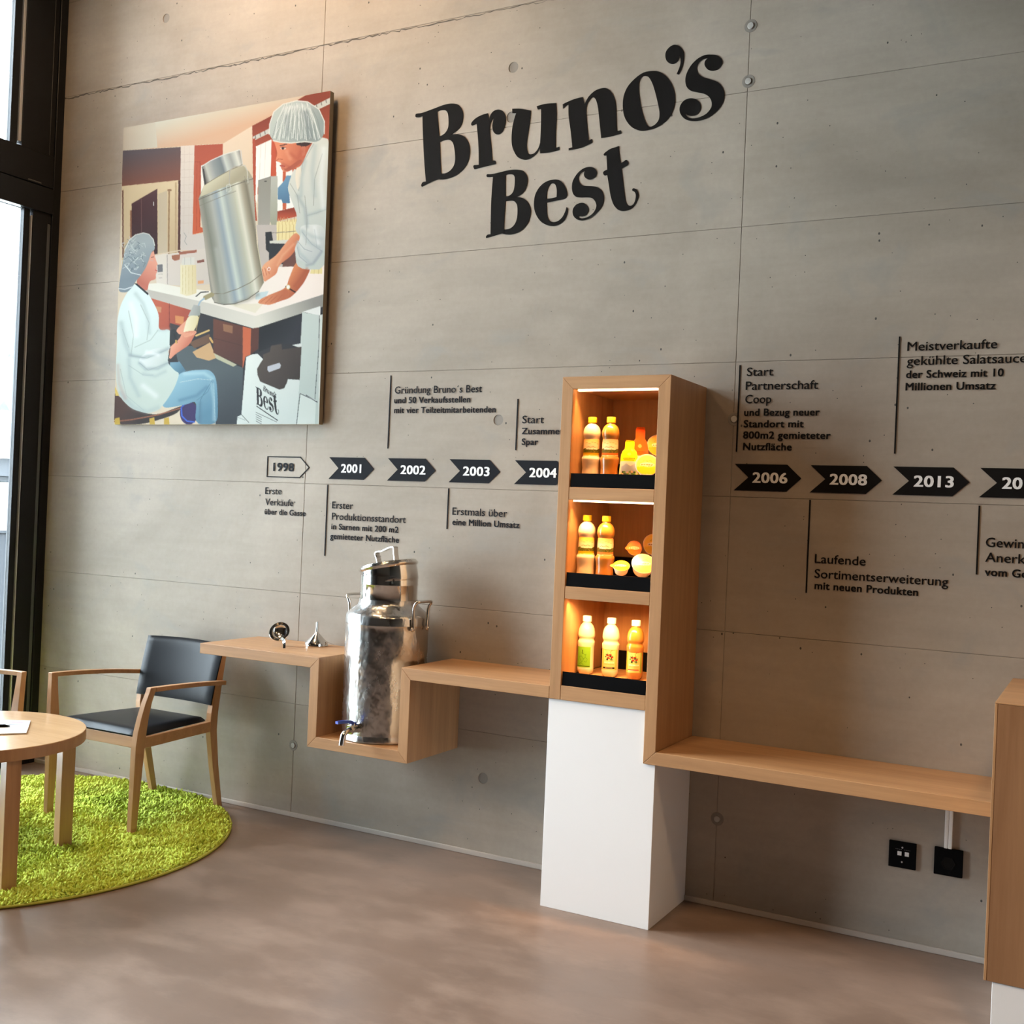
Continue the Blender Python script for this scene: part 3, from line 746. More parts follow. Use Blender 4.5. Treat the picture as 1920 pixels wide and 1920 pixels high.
grid_mesh('printed_cover', 60, 40, mpos, lambda S, T_: np.c_[S, T_], pp, M_PRINT, mag, 0.9)
pen0, pen1 = flat(18.5, 1366, HT), flat(-30, 1367, HT)
prop(obj('pen', tube([tuple(pen0[:2]) + (z0 + 0.0085,), tuple(pen0[:2] * 0.8 + pen1[:2] * 0.2) + (z0 + 0.0105,), tuple(pen1[:2]) + (z0 + 0.0115,)], lambda t: 0.0022 + 0.0035 * min(1, 4 * t), 12), M_VINYL, smooth=40, base=tuple(pen0[:2]) + (z0 + 0.006,)), 'black pen lying across the leaflet on the round table', 'pen')
# rug
rcx, rcy, rR = -0.425, -0.925, 0.955
rug = empty('round_rug', (rcx, rcy, 0.0), 'round lime green shaggy rug beneath the table and chairs', 'rug')
mg = Mat('rug_base', 0.95, color=(0.20, 0.26, 0.02)); M_RB = mg.m
obj('backing', lathe([(rR, 0.0005), (rR, 0.006), (rR - 0.006, 0.008)], 128, (rcx, rcy, 0)), M_RB, rug, smooth=30)
obj('edge_binding', lathe([(rR - 0.004, 0.001), (rR + 0.004, 0.002), (rR + 0.005, 0.007), (rR + 0.001, 0.011), (rR - 0.004, 0.010)], 160, (rcx, rcy, 0), False, False), plain('binding', (0.42, 0.44, 0.06), 0.8), rug, smooth='all')
def pile():
    n = 46000
    a = rng.uniform(0, 2 * PI, n); r = (rR - 0.008) * np.sqrt(rng.uniform(0, 1, n))
    x, y = rcx + r * np.cos(a), rcy + r * np.sin(a)
    keep = x > XL + 0.03; x, y = x[keep], y[keep]; n = len(x)
    th = rng.uniform(0, 2 * PI, n); wd = rng.uniform(0.0045, 0.0085, n); h = rng.uniform(0.011, 0.024, n)
    clump = 0.5 + 0.5 * np.sin(x * 95 + 2.1 * np.sin(y * 60)) * np.sin(y * 88 + 1.7 * np.sin(x * 70))
    h = h * (0.45 + 0.80 * clump)
    edge = np.hypot(x - rcx, y - rcy) > rR - 0.05; h[edge] *= 0.8
    lean = rng.uniform(0, 0.016, n); la = 3.0 * np.sin(x * 13) + 3.0 * np.cos(y * 11) + rng.normal(0, 0.7, n)
    # wedge-like tuft: bottom triangle, mid triangle leaning, tip
    V = np.zeros((n, 7, 3))
    for k in range(3):
        t = th + k * 2 * PI / 3
        V[:, k] = np.c_[x + wd * np.cos(t) * 0.8, y + wd * np.sin(t) * 0.8, np.full(n, 0.004)]
        V[:, 3 + k] = np.c_[x + lean * 0.5 * np.cos(la) + wd * np.cos(t + 0.3), y + lean * 0.5 * np.sin(la) + wd * np.sin(t + 0.3), 0.004 + h * 0.62]
    V[:, 6] = np.c_[x + lean * np.cos(la), y + lean * np.sin(la), 0.004 + h]
    base = (np.arange(n) * 7)[:, None]
    tris = np.array([[0, 1, 4], [0, 4, 3], [1, 2, 5], [1, 5, 4], [2, 0, 3], [2, 3, 5], [3, 4, 6], [4, 5, 6], [5, 3, 6]])
    F = (base[:, None, :] + tris[None]).reshape(-1, 3)
    me = bpy.data.meshes.new('pile'); VV = V.reshape(-1, 3) - np.array([rcx, rcy, 0])
    me.vertices.add(len(VV)); me.vertices.foreach_set('co', VV.ravel().astype(np.float32))
    me.loops.add(F.size); me.loops.foreach_set('vertex_index', F.ravel().astype(np.int32))
    me.polygons.add(len(F)); me.polygons.foreach_set('loop_start', np.arange(0, F.size, 3, dtype=np.int32))
    me.update(calc_edges=True); me.polygons.foreach_set('use_smooth', np.ones(len(F), bool))
    m = Mat('rug_pile', 0.9, spec=0.15)
    c = m.ramp(m.noise(m.coords(), 130, 2, 0.6), [(0.3, (0.40, 0.51, 0.06)), (0.7, (0.68, 0.79, 0.15))])
    c = m.mix(m.ramp(m.noise(m.coords(), 3.0, 3), [(0.4, (0, 0, 0)), (0.7, (0.5, 0.5, 0.5))]), c, (0.55, 0.62, 0.05))
    m.color(c); me.materials.append(m.m)
    o = bpy.data.objects.new('pile', me); COL.objects.link(o); o.parent = rug; o['kind'] = 'stuff'
pile()

# ------------------------------------------------------------------ sockets, cable duct
s1 = empty('network_socket', (3.034, 0, 0.31), 'black square wall plate with two small white data ports under the bench', 'socket')
obj('plate', box(2.990, 3.079, -0.010, -0.0005, 0.266, 0.355, 0.0012), M_BLACKM, s1)
for dx in (-0.0105, 0.0135):
    obj('data_port', box(3.029 + dx, 3.029 + dx + 0.0135, -0.0115, -0.0101, 0.3085, 0.3225, 0.0005), M_TEXTW, s1)
for dz in (0.336, 0.287):
    obj('screw', xform(lathe([(0.0032, 0), (0.0026, 0.0012)], 12), Matrix.Translation((3.034, -0.0101, dz)) @ Matrix.Rotation(PI / 2, 4, 'X')), M_SILV, s1)
obj('lettering', join(*[box(3.012 + k * 0.0056, 3.0150 + k * 0.0056, -0.0103, -0.0100, 0.3285, 0.3300) for k in range(9) if k != 4]), plain('grey_print', (0.16, 0.16, 0.16)), s1)
s2 = empty('power_socket', (3.182, 0, 0.31), 'black power socket plate where the white cable duct ends', 'socket')
obj('plate', box(3.137, 3.227, -0.012, -0.0005, 0.268, 0.3585, 0.0012), M_BLACKM, s2)
obj('plug_insert', xform(lathe([(0.024, 0), (0.024, 0.002), (0.021, 0.002), (0.020, 0.0005)], 6), Matrix.Translation((3.182, -0.012, 0.31)) @ Matrix.Rotation(PI / 2, 4, 'X')), M_VINYL, s2)
cd = empty('cable_duct', (3.182, 0, 0.36), 'narrow white vertical cable duct between socket and bench', 'cable duct')
obj('duct_half', box(3.1665, 3.1785, -0.014, -0.0005, 0.3592, z3 - T - 0.001, 0.0015), M_WHITE, cd)
obj('duct_half', box(3.1795, 3.1915, -0.014, -0.0005, 0.3592, z3 - T - 0.001, 0.0015), M_WHITE, cd)

# ------------------------------------------------------------------ painted logo on the wall
def outline(s, ox, oy, k, n=5):
    "points 'x,y' in a smooth closed run; '!' marks a corner -> list of photo pixels"
    pts = []
    for q in s.split():
        c = q.endswith('!'); a, b = q.rstrip('!').split(','); pts.append((float(a) / k + ox, float(b) / k + oy, c))
    m = len(pts); out = []
    for i in range(m):
        p0, p1, p2, p3 = pts[i - 1], pts[i], pts[(i + 1) % m], pts[(i + 2) % m]
        d = math.hypot(p2[0] - p1[0], p2[1] - p1[1])
        t1 = (0, 0) if p1[2] else ((p2[0] - p0[0]) / 2, (p2[1] - p0[1]) / 2)
        t2 = (0, 0) if p2[2] else ((p3[0] - p1[0]) / 2, (p3[1] - p1[1]) / 2)
        def lim(t):
            l = math.hypot(*t); return t if l <= d or l == 0 else (t[0] * d / l, t[1] * d / l)
        t1, t2 = lim(t1), lim(t2)
        if p1[2] and not p2[2]: t1 = ((p2[0] - p1[0]) * 1.5 - t2[0] / 2, (p2[1] - p1[1]) * 1.5 - t2[1] / 2)
        if p2[2] and not p1[2]: t2 = ((p2[0] - p1[0]) * 1.5 - t1[0] / 2, (p2[1] - p1[1]) * 1.5 - t1[1] / 2)
        if p1[2] and p2[2]:
            out.append((p1[0], p1[1])); continue
        for j in range(n):
            t = j / n; a, b, c, e = 2 * t ** 3 - 3 * t * t + 1, t ** 3 - 2 * t * t + t, -2 * t ** 3 + 3 * t * t, t ** 3 - t * t
            out.append(tuple(a * p1[q] + b * t1[q] + c * p2[q] + e * t2[q] for q in (0, 1)))
    return out
Z1, Z2, Z3, Z4, Z5 = (770, 170, 9.6), (940, 140, 8.0), (1150, 70, 8.727), (900, 300, 10.667), (1050, 260, 11.294)
LOGO = [
 ('letter_b', Z1, "85,465 90,425 120,412 200,402 400,330 600,255 740,232 860,255 930,350 945,470 915,610 840,710 730,790! 850,785 965,825 1040,930 1065,1080 1035,1270 950,1410 820,1520 680,1580 580,1597 510,1590! 400,1630 200,1730! 190,1700 215,1650 275,1635! 250,1350 225,900 212,460! 150,478 100,478",
  ["480,375! 560,352 630,358 668,410 682,530 675,660 630,750 570,800 518,820! 498,620", "525,925! 620,890 700,885 760,940 790,1070 800,1230 780,1340 720,1430 630,1485 550,1490! 535,1200"]),
 ('letter_r', Z1, "1088,600 1110,555 1180,490 1290,435 1390,405! 1400,460 1405,550! 1430,450 1490,370 1580,340 1660,370 1705,450 1705,580 1670,700 1610,775 1540,785 1485,730 1470,640 1480,560 1495,490! 1450,550 1425,650 1430,800 1455,1050 1470,1265! 1525,1262 1530,1320! 1350,1365 1150,1415! 1130,1380 1135,1345 1225,1335! 1220,1000 1190,590! 1150,610 1105,628", []),
 ('letter_u', Z2, "163,512! 300,512 442,540! 425,720 390,950 380,1080 400,1170 430,1195 490,1180 550,1110 582,1020! 595,740 597,515! 545,520! 530,475! 650,440 820,425! 828,600 815,860 812,1100! 870,1080! 872,1128! 730,1165 582,1178! 578,1105! 520,1190 440,1255 350,1277 250,1240 190,1150 158,1050 155,900 175,740 220,580! 165,578!", []),
 ('letter_n', Z2, "920,445! 1000,405 1100,365 1220,335! 1250,440! 1310,330 1400,245 1500,205 1580,205 1650,260 1700,370 1720,500 1725,700 1735,850! 1790,832! 1802,880! 1650,925 1498,950! 1480,780 1450,500 1420,380 1380,340 1330,370 1280,460 1272,580 1290,800 1310,985! 1360,965! 1362,1020! 1200,1095 1010,1135! 1010,1105! 1065,1090! 1040,850 1010,620 1008,450! 965,470 925,510!", []),
 ('letter_o', Z3, "640,550 760,565 880,650 970,800 1008,980 980,1180 880,1350 720,1470 560,1520 430,1525 290,1460 190,1320 155,1150 170,960 240,800 370,660 500,575",
  ["520,632 580,655 640,760 690,920 730,1090 755,1230 745,1340 690,1420 610,1462 560,1440 510,1340 465,1190 430,1000 415,820 430,700 470,650"]),
 ('apostrophe', Z3, "1010,122 1090,150 1145,230 1155,330 1130,470 1070,610! 1035,600! 1085,480 1100,390 1085,300! 1060,380 1000,430 930,430 870,380 850,290 875,210 940,145", []),
 ('letter_s', Z3, "1610,283 1700,295 1770,350 1780,430 1730,510 1640,548 1550,530 1495,460 1500,390 1545,342! 1460,365 1390,430 1365,510 1390,590 1470,650 1600,690 1720,740 1790,830 1812,940 1790,1070 1700,1200 1560,1310 1400,1365 1250,1365 1150,1320 1090,1230 1090,1130 1150,1040 1240,1000 1330,1005 1400,1050 1430,1130 1410,1210 1350,1270 1270,1285 1210,1270 1180,1250! 1220,1305 1300,1325 1400,1310 1520,1250 1600,1150 1608,1060 1570,980 1500,930 1400,905 1270,875 1200,810 1178,700 1200,590 1270,460 1380,350 1500,290", []),
 ('letter_b', Z4, "130,310 145,285 200,285 300,270 480,225 620,198 760,195 870,220 940,320 950,430 915,570 830,680 715,745! 840,755 950,830 1005,950 1010,1070 970,1230 880,1360 760,1450 620,1490 520,1488 440,1470! 300,1510 125,1560! 120,1535 150,1495 210,1485! 215,1200 225,800 260,335! 200,340 140,338",
  ["510,300! 600,285 670,300 695,360 690,520 660,640 590,710 512,728! 510,500", "510,828! 620,812 690,830 740,900 750,1040 735,1180 690,1290 600,1370 475,1390! 490,1100"]),
 ('letter_e', Z4, "1490,390 1600,410 1680,490 1730,610 1740,700 1700,770 1560,805 1330,850! 1335,1000 1345,1120 1390,1210 1460,1240 1550,1225 1640,1150 1700,1040 1730,940! 1750,970 1750,1040 1700,1180 1610,1270 1500,1315 1380,1315 1240,1250 1140,1130 1085,980 1080,830 1110,680 1200,530 1330,430",
  ["1460,468 1510,500 1535,600 1530,740! 1430,765 1332,775! 1335,660 1360,560 1400,490"]),
 ('letter_s', Z5, "650,600 730,625 778,700 765,780 710,840 620,868 540,830 505,760 530,680! 450,720 395,800 395,880 440,960 520,1000 680,1010 800,1030 890,1110 928,1250 900,1400 800,1550 660,1670 520,1725 400,1725 310,1670 270,1590 275,1490 340,1400 440,1360 520,1370 590,1440 600,1530 550,1620 470,1650 420,1640 380,1640! 430,1680 500,1685 620,1640 720,1550 770,1430 745,1330 680,1260 600,1245 450,1245 340,1230 275,1160 252,1040 270,900 350,760 450,660 550,610", []),
 ('letter_t', Z5, "925,330 960,290 1060,220 1180,180 1245,155! 1255,300 1285,520! 1340,490 1400,450 1440,490 1440,540 1400,580 1300,635! 1320,800 1350,1050 1380,1280 1420,1390 1490,1420 1550,1390 1590,1310 1605,1200 1580,1130 1535,1105 1530,1070 1560,1050 1620,1075 1660,1180 1640,1300 1560,1430 1450,1510 1320,1530 1220,1500 1130,1390 1070,1200 1030,950 1000,770! 940,778 912,730 930,690 1000,655! 985,350! 940,360", []),
]
YV = -0.0016
def film(name, loops_xz, m, parent, y=YV, th=0.0006):
    "thin vinyl film: outer loop + holes in (x, z)"
    L = [[Vector((x, 0, z)) for x, z in l] for l in loops_xz]
    tri = tessellate_polygon(L); pts = [p for l in L for p in l]; n = len(pts)
    V = [(p.x, y - th, p.z) for p in pts] + [(p.x, y + th, p.z) for p in pts]; F = []
    for t in tri:
        a, b, c = [pts[i] for i in t]
        s = (b.x - a.x) * (c.z - a.z) - (b.z - a.z) * (c.x - a.x)
        F.append(tuple(t) if s > 0 else tuple(reversed(t)))
    k = 0
    for l in L:
        m_ = len(l)
        for i in range(m_): F.append((k + i, k + (i + 1) % m_, n + k + (i + 1) % m_, n + k + i))
        k += m_
    return obj(name, (V, F), m, parent)
logo = empty('wall_logo', (1.4, YV, 3.0), "big black script lettering Bruno's Best on the upper concrete wall", 'lettering')
LOOPS = []
for nm, zz_, out, holes in LOGO:
    px = [outline(out, *zz_)] + [outline(h, *zz_) for h in holes]
    LOOPS.append(px)
    film(nm, [[(wall(u, v, YV)[0], wall(u, v, YV)[2]) for u, v in l] for l in px], M_VINYL, logo)

# ------------------------------------------------------------------ small wall texts
def text_mesh(s, bold):
    cu = bpy.data.curves.new('t', 'FONT'); cu.body = s; cu.size = 1.0; cu.resolution_u = 3
    cu.space_character = 1.05 if bold else 1.0
    o = bpy.data.objects.new('t', cu); COL.objects.link(o)
    me = bpy.data.meshes.new_from_object(o)
    V = [tuple(v.co) for v in me.vertices]; F = [tuple(p.vertices) for p in me.polygons]
    bpy.data.objects.remove(o); bpy.data.curves.remove(cu); bpy.data.meshes.remove(me)
    d, e = {0: (0.013, 0.007), 1: (0.030, 0.013), 2: (0.032, 0.014)}[bold]; n = len(V); VV, FF = [], []
    for k, (dx, dy) in enumerate(((-d, -e), (d, e), (-d, e), (d, -e), (0, 0)) if bold else ((-d, -e), (d, e))):   # heavier strokes: overlaid shifted copies
        VV += [(x + dx, y + dy, k * 1e-3) for x, y, z in V]; FF += [tuple(i + k * n for i in f) for f in F]
    return VV, FF
_h = text_mesh('H', 0)[0]; CAPH = max(v[1] for v in _h)
def text(name, s, x0, z0, cap, width, m, parent, bold=0, y=YV, th=0.0004):
    V, F = text_mesh(s, bold)
    a, b = min(v[0] for v in V), max(v[0] for v in V)
    sx_ = width / (b - a) if width else cap / CAPH; sz = cap / CAPH
    V2 = [(x0 + (v[0] - a) * sx_, y - th - v[2] * 0.04, z0 + v[1] * sz) for v in V]
    return obj(name, (V2, F), m, parent)
def wtext(s, u0, v0, u1, parent, bold, cap):
    "line of text whose baseline starts at photo pixel (u0, v0) and ends under u1"
    p = wall(u0, v0, YV)
    u, v = u1, v0
    for _ in range(4):
        q = wall(u, v, YV); v += (q[2] - p[2]) * 460
    text('text_line', s, p[0], p[2], cap, q[0] - p[0], M_VINYLG if u0 < 1100 else M_VINYL, parent, bold)
LC, BC = 0.0308, 0.0258
TB = [
 ('first sales caption under the outlined 1998 arrow', None, [("Erste", 497, 926, 528, 0), ("Verkäufe", 497, 947, 550, 0), ("über die Gasse", 496, 964, 573, 1)]),
 ('caption about the first production site below arrow 2001', (613.5, 909, 609.5, 1042), [("Erster", 622.5, 953, 662, 0), ("Produktionsstandort", 622, 974, 761, 0), ("in Sarnen mit 200 m2", 621, 992, 747, 1), ("gemieteter Nutzfläche", 619, 1010, 748, 1)]),
 ('founding caption above arrow 2002 with a vertical rule', (732.5, 704, 727.5, 841), [("Gründung Bruno´s Best", 740, 738, 904, 0), ("und 50 Verkaufsstellen", 739, 756, 882, 1), ("mit vier Teilzeitmitarbeitenden", 739, 774.5, 929.5, 1)]),
 ('first million caption below arrow 2003 beside a short rule', (841, 916, 838, 992), [("Erstmals über", 848, 965, 951, 0), ("eine Million Umsatz", 848, 984, 974, 1)]),
 ('partly hidden caption beginning Start beside the tall cabinet', (971, 748, 967, 844), [("Start", 979, 793.5, 1020, 0), ("Zusammen", 978, 814, 1058, 1), ("Spar", 978, 834, 1009, 1)]),
 ('long seven-line caption above arrow 2006', (1388, 684.5, 1380.5, 847), [("Start", 1400, 705, 1450, 0), ("Partnerschaft", 1398, 731, 1534, 0), ("Coop", 1397, 756, 1446, 0), ("und Bezug neuer", 1395, 779.5, 1537, 1), ("Standort mit", 1394, 801, 1507, 1), ("800m2 gemieteter", 1393, 822, 1557.5, 1), ("Nutzfläche", 1393, 843.5, 1484.5, 1)]),
 ('product range caption below arrow 2008', (1519, 937, 1511.5, 1111.5), [("Laufende", 1527.5, 1055, 1623, 0), ("Sortimentserweiterung", 1527, 1083, 1778, 0), ("mit neuen Produkten", 1527, 1104, 1721.5, 1)]),
 ('best-selling sauce caption above arrow 2013', (1687, 631, 1677.5, 850.5), [("Meistverkaufte", 1701, 658, 1870, 0), ("gekühlte Salatsauce", 1700, 685, 1925, 0), ("der Schweiz mit 10", 1698.5, 709, 1882, 1), ("Millionen Umsatz", 1697.5, 732, 1867, 1)]),
 ('cropped award caption at the right edge below the last arrow', (1836.5, 948, 1831, 1077), [("Gewinn", 1848, 1025, 1934, 0), ("Anerken", 1847, 1053, 1950, 0), ("vom Gew", 1846, 1079, 1945, 1)]),
]
for lab, rule, lines in TB:
    p = wall(lines[0][1], lines[0][2], YV)
    t = empty('wall_caption', (p[0], YV, p[2]), lab, 'caption', 'timeline captions on the wall')
    if rule:
        a, b = wall(rule[0], rule[1], YV), wall(rule[2], rule[3], YV); x = (a[0] + b[0]) / 2; hw = 0.0027
        film('vertical_rule', [[(x - hw, b[2]), (x + hw, b[2]), (x + hw, a[2]), (x - hw, a[2])]], M_VINYLG if rule[0] < 1100 else M_VINYL, t)
    for s, u0, v0, u1, bo in lines: wtext(s, u0, v0, u1, t, bo, BC if bo else LC)
# year arrows
r0 = wall(726.7, 859, YV); r1 = wall(725.7, 901, YV)
ZT_, ZB_ = 1.6375, 1.5400
zc = (ZT_ + ZB_) / 2
ww, wt, wn = 0.195, 0.247, 0.053
tx0, tx1 = wall(750, 888, YV)[0] - r0[0], wall(797, 889, YV)[0] - r0[0]
for yr, u, lab in (('2001', 616.7, 'anthracite arrow sign reading 2001, directly right of the outlined arrow'), ('2002', 726.7, 'anthracite arrow sign 2002 under the founding caption'), ('2003', 842.3, 'anthracite arrow sign 2003 over the first million caption'), ('2004', 965, 'blunt arrow sign 2004 touching the tall oak cabinet'), ('2006', 1377.5, 'black arrow sign 2006 just right of the tall cabinet'), ('2008', 1520, 'black arrow sign 2008 above the product range caption'), ('2013', 1675, 'black arrow sign 2013 below the best-selling sauce caption'), ('20', 1838, 'black arrow sign cropped by the right edge of the photo')):
    x = wall(u, 880, YV)[0]
    a = empty('year_arrow', (x, YV, ZB_), lab, 'sign', 'year arrows of the wall timeline')
    m = M_VINYLG if u < 1100 else M_VINYL
    if yr == '2004':
        xr = wall(1046.5, 880, YV)[0]; q = 0.008
        L = [(x, ZB_), (xr - q, ZB_), (xr - q * 0.3, ZB_ + q * 0.3), (xr, ZB_ + q), (xr, ZT_ - q), (xr - q * 0.3, ZT_ - q * 0.3), (xr - q, ZT_), (x, ZT_), (x + wn, zc)]
    else:
        L = [(x, ZB_), (x + ww, ZB_), (x + wt, zc), (x + ww, ZT_), (x, ZT_), (x + wn, zc)]
    film('arrow_body', [L], m, a)
    w2 = (tx1 - tx0) * (0.86 if yr == '2001' else 1.0) * (0.48 if yr == '20' else 1)
    text('year_number', yr, x + tx0, zc - 0.0185, 0.037, w2 if yr != '2004' else wall(1044.5, 890, YV)[0] - x - tx0 - 0.001, M_TEXTW, a, 2, y=YV - 0.0012)
x0 = wall(500.5, 875, YV)[0]; x1 = wall(563, 875, YV)[0]; x2 = wall(580.5, 877, YV)[0]
a = empty('year_arrow', (x0, YV, ZB_), 'outlined arrow sign reading 1998 below the painting', 'sign', 'year arrows of the wall timeline')
q = 0.0045
film('arrow_outline', [[(x0, ZB_), (x1, ZB_), (x2, zc), (x1, ZT_), (x0, ZT_)], [(x0 + q, ZB_ + q), (x0 + q, ZT_ - q), (x1 - q * 0.5, ZT_ - q), (x2 - q * 1.4, zc), (x1 - q * 0.5, ZB_ + q)]], M_VINYLG, a)
xa_, xb_ = wall(512, 883, YV)[0], wall(551, 884, YV)[0]
text('year_number', '1998', xa_, zc - 0.0185, 0.037, xb_ - xa_, M_VINYLG, a, 2)

# ------------------------------------------------------------------ painting
def A(*p): return [(200 + x / 4.3636, 160 + y / 4.3636) for x, y in p]
def B(*p): return [(200 + x / 4.3636, 420 + y / 4.3636) for x, y in p]
pt = Paint((222, 205, 180))
WOODO, WOODD = (190, 92, 58), (140, 62, 40)
pt.poly(A((130, 300), (1620, 90), (1500, 170), (1340, 255), (1190, 332), (1060, 410), (960, 470), (800, 478), (610, 492), (130, 528)), (214, 214, 198), (218, 180, 150), A((500, 280))[0], A((560, 490))[0])
pt.poly(A((130, 300), (400, 262), (420, 500), (130, 528)), (200, 185, 165), (212, 208, 192), A((140, 400))[0], A((420, 400))[0])
pt.poly(A((1190, 332), (1340, 255), (1620, 90), (1840, 40), (1840, 700), (1190, 900)), WOODD, WOODO, A((1200, 300))[0], A((1300, 700))[0])
pt.poly(A((1195, 420), (1800, 120), (1840, 100), (1840, 150), (1195, 455)), (205, 205, 195))
for k in range(16): pt.line(A((1220 + k * 38, 435 - k * 19), (1216 + k * 38, 412 - k * 19)), 1.6, (120, 115, 110))
pt.poly(A((130, 525), (612, 498), (606, 768), (130, 812)), (88, 76, 80), (128, 78, 62), A((300, 520))[0], A((360, 780))[0])
pt.poly(A((130, 812), (600, 766), (600, 1396), (130, 1500)), (226, 206, 170), (205, 182, 145), A((300, 800))[0], A((300, 1300))[0])
pt.poly(A((590, 768), (608, 766), (606, 1396), (585, 1396)), (88, 55, 50))
pt.poly(A((130, 850), (142, 840), (142, 1396), (130, 1396)), (120, 85, 70))
pt.poly(A((195, 1010), (210, 1010), (210, 1396), (195, 1396)), (150, 105, 80))
pt.poly(A((208, 955), (418, 835), (420, 1396), (208, 1396)), (84, 52, 55), (60, 36, 40), A((260, 900))[0], A((330, 1396))[0])
pt.line(A((288, 920), (288, 1396)), 1.2, (120, 85, 85)); pt.line(A((388, 945), (388, 970)), 1.8, (200, 200, 200))
pt.poly(A((425, 880), (500, 850), (500, 1396), (425, 1396)), (205, 190, 165))
pt.line(A((515, 850), (510, 1396)), 2.6, (150, 120, 88)); pt.ell(*A((518, 848))[0], 4.2, 2.2, (150, 118, 90)); pt.line(A((570, 790), (568, 1396)), 3, (190, 165, 130))
pt.poly(A((610, 490), (722, 484), (706, 1210), (810, 1205), (820, 1500), (606, 1500)), (228, 216, 204), (214, 205, 198), A((660, 500))[0], A((660, 1200))[0])
for k in range(10): pt.line(A((612, 560 + k * 62), (710, 556 + k * 62)), 0.6, (205, 190, 178))
for x in (640, 680): pt.line(A((x, 495), (x - 6, 1200)), 0.5, (208, 194, 182))
pt.poly(A((722, 486), (952, 475), (952, 600), (775, 650), (770, 1150), (800, 1160), (800, 1190), (706, 1210)), (178, 84, 58), (205, 98, 60), A((740, 480))[0], A((740, 1200))[0])
pt.line(A((722, 620), (768, 620)), 0.8, (150, 60, 40)); pt.line(A((768, 625), (765, 1150)), 0.9, (150, 62, 42)); pt.line(A((742, 640), (738, 1180)), 0.7, (160, 70, 45))
pt.poly(A((775, 652), (900, 590), (900, 900), (778, 950)), (245, 240, 232))
pt.poly(A((955, 473), (1190, 334), (1193, 440), (1200, 860), (1180, 1100), (960, 900)), (232, 212, 188), (222, 200, 172), A((980, 480))[0], A((1190, 800))[0])
pt.poly(A((1193, 440), (1215, 430), (1215, 900), (1232, 1100), (1205, 1100)), (176, 76, 48))
pt.poly(A((1222, 498), (1348, 442), (1342, 742), (1240, 775), (1232, 960), (1220, 930)), (250, 247, 240)); pt.line(A((1262, 480), (1250, 760)), 0.8, (215, 208, 198)); pt.line(A((1300, 465), (1292, 750)), 0.8, (220, 212, 202))
pt.poly(A((1385, 600), (1500, 600), (1540, 820), (1560, 1010), (1395, 1028)), (248, 246, 240))
pt.poly(A((1350, 442), (1382, 440), (1382, 740), (1345, 742)), (196, 84, 50))
pt.poly(A((1440, 700), (1465, 700), (1470, 1010), (1440, 1010)), (200, 95, 58))
pt.poly(A((1395, 1025), (1570, 985), (1585, 1060), (1395, 1105)), (150, 62, 40), (205, 92, 58), A((1400, 1020))[0], A((1400, 1100))[0])
pt.poly(A((1400, 835), (1432, 800), (1455, 770), (1470, 735), (1510, 735), (1515, 820), (1495, 900), (1500, 960), (1440, 958), (1430, 930), (1400, 930)), (110, 152, 182), (82, 118, 150), A((1420, 780))[0], A((1490, 950))[0])
pt.poly(A((1240, 772), (1345, 740), (1342, 1100), (1310, 1240), (1310, 1500), (1240, 1500)), (150, 148, 138), (176, 172, 165), A((1240, 800))[0], A((1300, 1350))[0])
pt.line(A((1242, 775), (1345, 742)), 1.0, (110, 110, 105)); pt.ell(*A((1300, 780))[0], 2.6, 1.0, (60, 60, 60))
pt.poly(A((1345, 740), (1398, 738), (1398, 1110), (1372, 1205), (1338, 1100)), (186, 188, 178), (158, 160, 140), A((1370, 760))[0], A((1370, 1200))[0])
pt.poly(B((1225, 0), (1600, 0), (1600, 400), (1290, 500)), (195, 185, 178))
pt.poly(A((1392, 1110), (1590, 1080), (1600, 1260), (1392, 1262)), (238, 222, 165))
for k in range(7): pt.line(A((1410 + k * 28, 1085), (1408 + k * 28, 1255)), 0.9, (205, 182, 120)); pt.line(A((1424 + k * 28, 1075), (1424 + k * 28, 1108)), 1.3, (190, 150, 110))
pt.poly(B((1392, 0), (1590, 0), (1600, 130), (1392, 130)), (238, 222, 165))
for k in range(6): pt.line(B((1410 + k * 30, 0), (1408 + k * 30, 125)), 0.9, (200, 178, 118))
pt.line(B((1310, 70), (1590, 50)), 1.1, (120, 115, 110))
pt.poly(B((1300, 60), (1350, 55), (1365, 140), (1345, 240), (1305, 200)), (38, 38, 42)); pt.poly(B((1330, 150), (1600, 160), (1600, 350), (1330, 300)), (44, 46, 52))
pt.poly(B((1335, 130), (1520, 120), (1520, 150), (1335, 150)), (215, 215, 205)); pt.poly(B((1450, 280), (1540, 200), (1560, 340), (1440, 345)), (110, 70, 62))
# crates on the worktop
pt.poly(B((395, 240), (505, 230), (505, 485), (410, 470)), (230, 222, 210)); pt.poly(B((500, 235), (830, 185), (850, 480), (700, 500), (505, 485)), (226, 216, 206), (210, 200, 190), B((520, 240))[0], B((820, 480))[0])
pt.line(B((400, 240), (600, 205), (740, 210)), 2.0, (226, 205, 180)); pt.poly(B((535, 245), (605, 235), (600, 280), (560, 290), (538, 275)), (170, 110, 85)); pt.poly(B((590, 218), (740, 200), (738, 222), (600, 240)), (165, 105, 85))
pt.poly(B((742, 290), (800, 278), (802, 300), (745, 310)), (135, 85, 75)); pt.poly(B((750, 455), (798, 450), (796, 475), (750, 480)), (225, 160, 110))
pt.poly(B((418, 320), (460, 318), (462, 380), (420, 382)), (120, 120, 125)); pt.line(B((425, 400), (458, 398)), 0.9, (140, 140, 140)); pt.line(B((430, 430), (455, 428)), 0.9, (170, 160, 160)); pt.line(B((498, 240), (500, 480)), 0.8, (110, 110, 110))
pt.line(B((635, 60), (655, 90), (640, 130), (660, 160)), 0.8, (140, 150, 150))
